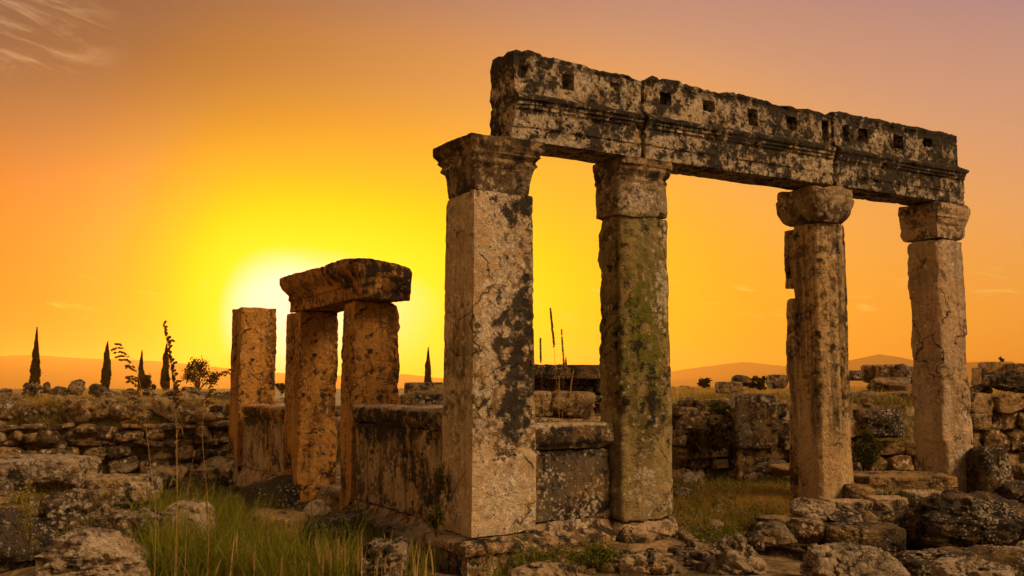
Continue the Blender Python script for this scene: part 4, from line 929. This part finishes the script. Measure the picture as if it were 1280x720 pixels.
bush('wall_shrub', 'yellow green weed bush between third and fourth pier', 'shrub', 1086, 590, 18.6, (.33, .25, .42), 1100, .04, 42, M_WEED)
bush('wall_shrub', 'small green plant on top of the back wall', 'shrub', 902, 520, 20.2, (.35, .25, .14), 900, .04, 43, M_WEED)
bush('wall_plant', 'small leafy plant rooted in the stained low wall joint beside corner pier', 'plant', 548, 622, 12.75, (.10, .10, .24), 500, .022, 44, M_WEED, clumps=6)
bush('wall_plant', 'leafy plant at the foot of the corner pier left side', 'plant', 546, 672, 12.55, (.13, .12, .22), 600, .022, 45, M_WEED, clumps=6)
bush('wall_plant', 'dark leafy plant at the base of the mossy pier', 'plant', 735, 716, 12.3, (.36, .2, .16), 1500, .026, 46, M_WEED)
bush('wall_plant', 'dry spindly plant before the mound at the left edge', 'plant', 36, 690, 9.9, (.16, .15, .36), 420, .016, 47, M_MIXG, clumps=14)
bush('terrace_bush', 'tiny dark bush on the ridge right of the mossy pier', 'bush', 880, 486, 52, (.4, .3, .32), 500, .09, 48, M_SHRUB)
bush('terrace_bush', 'low dark bush on the ridge left of the third pier', 'bush', 950, 487, 30, (.35, .3, .2), 400, .07, 49, M_SHRUB)
bush('terrace_bush', 'small leafy bush beside the third cypress on the left ridge', 'bush', 184, 490, 45, (.42, .3, .42), 420, .09, 50, M_SHRUB)
bush('terrace_bush', 'tiny bush peeking between the lone pier and the far jamb', 'bush', 352, 492, 42, (.3, .3, .25), 300, .07, 51, M_SHRUB)
bush('terrace_bush', 'tiny bush on the pale squared blocks at the far right', 'bush', 1254, 454, 38.6, (.12, .12, .14), 160, .05, 52, M_SHRUB)

# ------------------------------------------------------------------ trees
def cypress(px, ybase, ytop, wpx, Y, seed, label):
    b = at(px, ybase, Y); t = at(px, ytop, Y); H = t[2] - b[2]; Rr = wpx / FPX * Y / 2
    zg = gz1(b[0], b[1]); dz = min(0, zg - b[2]) - .05
    rt = empty('cypress_tree', (b[0], b[1], b[2] + dz)); tag(rt, label, 'cypress tree', 'cypresses on the ridge'); H -= dz
    rng = np.random.RandomState(seed); N = 5200; z = rng.rand(N) ** .85
    prof = lambda z: np.clip(np.where(z < .12, .55 + z / .12 * .45, 1 - ((z - .12) / .88) ** (1.05 if seed == 61 else 2.3)), 0.02, 1)
    a = rng.uniform(0, 2 * math.pi, N); tuft = .74 + .62 * fbm(np.column_stack([np.cos(a) * 1.2, np.sin(a) * 1.2, z * H * 1.1]), 1.3, 3, seed)
    r = 1.12 * Rr * prof(z) * (rng.rand(N) ** .35) * tuft
    P = np.column_stack([np.cos(a) * r, np.sin(a) * r, .03 * H + z * H * .97])
    up = rng.normal(size=(N, 3)) * .35 + np.array([0, 0, 1.0]); up /= np.linalg.norm(up, axis=1, keepdims=True); sd = np.cross(up, rng.normal(size=(N, 3))); sd /= np.linalg.norm(sd, axis=1, keepdims=True)
    s = H * .035 * rng.uniform(.6, 1.4, N)[:, None] * (1 - .55 * z[:, None])
    V = np.stack([P - up * s, P + sd * s * .35, P + up * s * 1.1, P - sd * s * .35], 1).reshape(-1, 3)
    mesh_obj('crown', V, np.arange(N * 4).reshape(N, 4), M_CYP, rt, attrs={'tone': np.repeat(rng.rand(N), 4)}, smooth=False)
    V, F = tube([(0, 0, 0), (0, 0, H * .5), (0, 0, H * .93)], [Rr * .22, Rr * .14, Rr * .03]); mesh_obj('trunk', V, F, M_BARK, rt)
cypress(42.5, 488, 410, 15, 70, 61, 'tallest cypress, ragged spire at the far left of the ridge')
cypress(132, 489, 427, 12, 75, 62, 'smooth dark cypress second from the left on the ridge')
cypress(175.5, 491, 438, 8, 78, 63, 'thin small cypress behind the bent reed plume')
cypress(206, 490, 430, 11, 75, 64, 'dark cypress half hidden behind the upright reed plume')
cypress(535, 480, 434, 9, 80, 65, 'lone cypress seen between doorway and corner pier')
cypress(707.5, 468, 446, 5, 85, 66, 'tiny cypress tip above the rubble heap between first two piers')
# leafy shrub tree on the ridge
b = at(247, 490, 48); rt = empty('shrub_tree', tuple(b)); tag(rt, 'round leafy shrub tree on the ridge left of the lone pier', 'small tree')
rng_ = np.random.RandomState(71); parts = []; PP = []
limbs = [((-.25, 0, .75)), ((.05, .1, 1.15)), ((-.1, -.1, 1.45)), ((.35, 0, .95)), ((.62, .1, .62)), ((-.45, .1, 1.05)), ((.2, .1, 1.4)), ((.85, 0, .80)), ((-.35, 0, 1.25)), ((-.5, 0, .8))]
for lx, ly, lz in limbs:
    parts.append(tube([(0, 0, -.1), (lx * .3, ly * .4, lz * .45), (lx, ly, lz)], [.05, .03, .012], 5)); PP.append(np.array([lx, ly, lz]) + rng_.normal(size=(150, 3)) * np.array([.13, .15, .12]))
    PP.append(np.array([lx * .75, ly, lz * .8]) + rng_.normal(size=(22, 3)) * np.array([.12, .12, .12]))
V, F = merge(parts); mesh_obj('trunk', V, F, M_BARK, rt)
V, F, t = leaves_at(np.concatenate(PP), .062, rng_); mesh_obj('crown', V, F, M_SHRUB, rt, attrs={'tone': t}, smooth=False)

# ------------------------------------------------------------------ reeds with plumes
def reed(label, Y, pix, plume_from, plume_len, spread, seed, drop=.3, lat=1, nsp=150, rad=.003, name='dry_reed', pm=None, sw=.010, group='dry reeds standing in the grass'):
    """pix: picture points from root to tip, all at distance Y (a stalk standing there)"""
    P = np.array([at(a, b_, Y) for a, b_ in pix]); org = P[0].copy(); zg = gz1(org[0], org[1])
    P = P - org
    if zg < org[2]: P = np.vstack([[0, 0, zg - org[2] - .03], P])
    # smooth the path
    t = np.linspace(0, len(P) - 1, 40); Q = np.column_stack([np.interp(t, range(len(P)), P[:, k]) for k in range(3)])
    for _ in range(6): Q[1:-1] = (Q[:-2] + 2 * Q[1:-1] + Q[2:]) / 4
    rt = empty(name, tuple(org)); tag(rt, label, 'reed', group)
    V, F = tube(Q, np.linspace(rad, rad * .35, len(Q)), 5); mesh_obj('stalk', V, F, M_REED, rt)
    rng = np.random.RandomState(seed); seg = np.concatenate([[0], np.cumsum(np.linalg.norm(np.diff(Q, axis=0), axis=1))]); L = seg[-1]
    VV = []; FF = []; n = 0
    nb = max(12, nsp // 9); tone = []
    for i in range(nb):
        tt = (i + rng.rand() * .6) / nb; s = L * (plume_from + (1 - plume_from) * tt * .995); b0 = np.array([np.interp(s, seg, Q[:, k]) for k in range(3)])
        nx_ = np.array([np.interp(min(L, s + .03), seg, Q[:, k]) for k in range(3)]) - b0; nx_ /= np.linalg.norm(nx_) + 1e-9
        ln = plume_len * (1 - .55 * tt) * rng.uniform(.7, 1.1); d = nx_ + rng.normal(size=3) * spread * .5 + np.array([lat * spread * 1.6, 0, 0]); d /= np.linalg.norm(d)
        m_ = 9; prev = b0
        for k in range(m_):
            f_ = (k + 1) / m_; p_ = b0 + d * ln * f_ + np.array([0, 0, -drop * ln * f_ * f_])
            for q_ in range(2 if k else 1):
                dd = (p_ - prev); dd /= np.linalg.norm(dd) + 1e-9; dd = dd + (rng.normal(size=3) * .35 if q_ else 0); l2 = (ln / m_) * (1.1 if q_ == 0 else 1.5); sdv = np.cross(dd, (0.1, 1, .1)) ; sdv /= np.linalg.norm(sdv) + 1e-9
                pts = [prev, prev + dd * l2 * .5, prev + dd * l2]
                for kk, w in enumerate((.0012, .0012 if q_ == 0 else sw, .0008)): VV += [pts[kk] - sdv * w, pts[kk] + sdv * w]
                FF += [[n, n + 1, n + 3, n + 2], [n + 2, n + 3, n + 5, n + 4]]; n += 6; tone += [rng.rand()] * 6
            prev = p_
    mesh_obj('plume', np.array(VV), np.array(FF), pm or M_PLUME, rt, attrs={'tone': np.array(tone)}, smooth=False)
    return rt
reed('tall reed with upright drooping plume in front of the fourth cypress', 9.6, [(221, 640), (222, 600), (221, 540), (217, 480), (212, 445), (208, 425), (204, 405)], .70, .17, .30, 81, .5, .8, 330, sw=.015)
reed('reed with feathery plume bent far to the left near the third cypress', 9.4, [(196, 640), (190, 600), (184, 545), (178, 495), (173, 468), (165, 450), (150, 427)], .66, .26, .35, 82, .35, -1.6, 170, sw=.014)
reed('reed with dark plume bent to the right beside the leafy shrub tree', 10.2, [(262, 640), (256, 590), (252, 540), (256, 500), (262, 480), (272, 466), (286, 462)], .80, .15, .4, 83, .5, .6, 150, sw=.013)
reed('short reed with pale curled golden head left of the lone pier', 10.0, [(222, 655), (221, 600), (220, 560), (222, 538), (226, 530), (229, 542)], .80, .06, .2, 84, .6, 0, 60, pm=M_REED)
reed('thin leafless reed stalk right of the tall plumed reed', 10.0, [(234, 628), (238, 590), (243, 565)], .97, .03, .2, 85, .2, 0, 8, pm=M_REED)
R3 = 'three reed heads above the dark low wall'
reed('tallest of three dark reed heads between first two piers', 16.5, [(703, 560), (699, 520), (695, 470), (693, 440), (691, 415), (688, 387)], .80, .16, .06, 86, 0, 0, 170, rad=.006, sw=.022, group=R3)
reed('right one of three dark reed heads between first two piers', 16.5, [(700, 560), (704, 510), (705, 460), (702, 413)], .76, .13, .05, 87, 0, 0, 120, rad=.005, sw=.022, group=R3)
reed('left and lowest of three dark reed heads between first two piers', 16.5, [(682, 560), (679, 510), (676, 460), (675.5, 423)], .84, .12, .05, 88, 0, 0, 100, rad=.005, sw=.022, group=R3)
reed('bright straw coloured reed head before the rubble heap', 16.0, [(712, 555), (713, 500), (714, 480), (717, 463)], .75, .11, .10, 89, 0, 0, 90, pm=M_REED, group='pale reed heads behind the low walls')
reed('small reddish straw head low before the rubble heap', 16.0, [(699, 560), (699, 500), (699, 470)], .8, .08, .06, 90, 0, 0, 60, pm=M_REED, group='pale reed heads behind the low walls')
rr = random.Random(9)
for i, (x, yt, yb) in enumerate([(318, 692, 735), (398, 680, 735), (404, 696, 738), (423, 675, 735), (431, 683, 738), (352, 700, 740), (448, 690, 735), (482, 697, 735), (472, 701, 738), (413, 690, 738), (386, 704, 740), (501, 703, 735)]):
    reed('pale soft grass head rising from the grass at the bottom left of centre', 10.2 + .1 * (i % 4), [(x + rr.uniform(-6, 6), yb + 30), (x + rr.uniform(-2, 2), yb - 10), (x, yt)], .70, .07, .12, 300 + i, .1, 0, 70, rad=.0025, name='seed_head', pm=M_REED, group='pale seed heads in the front grass')
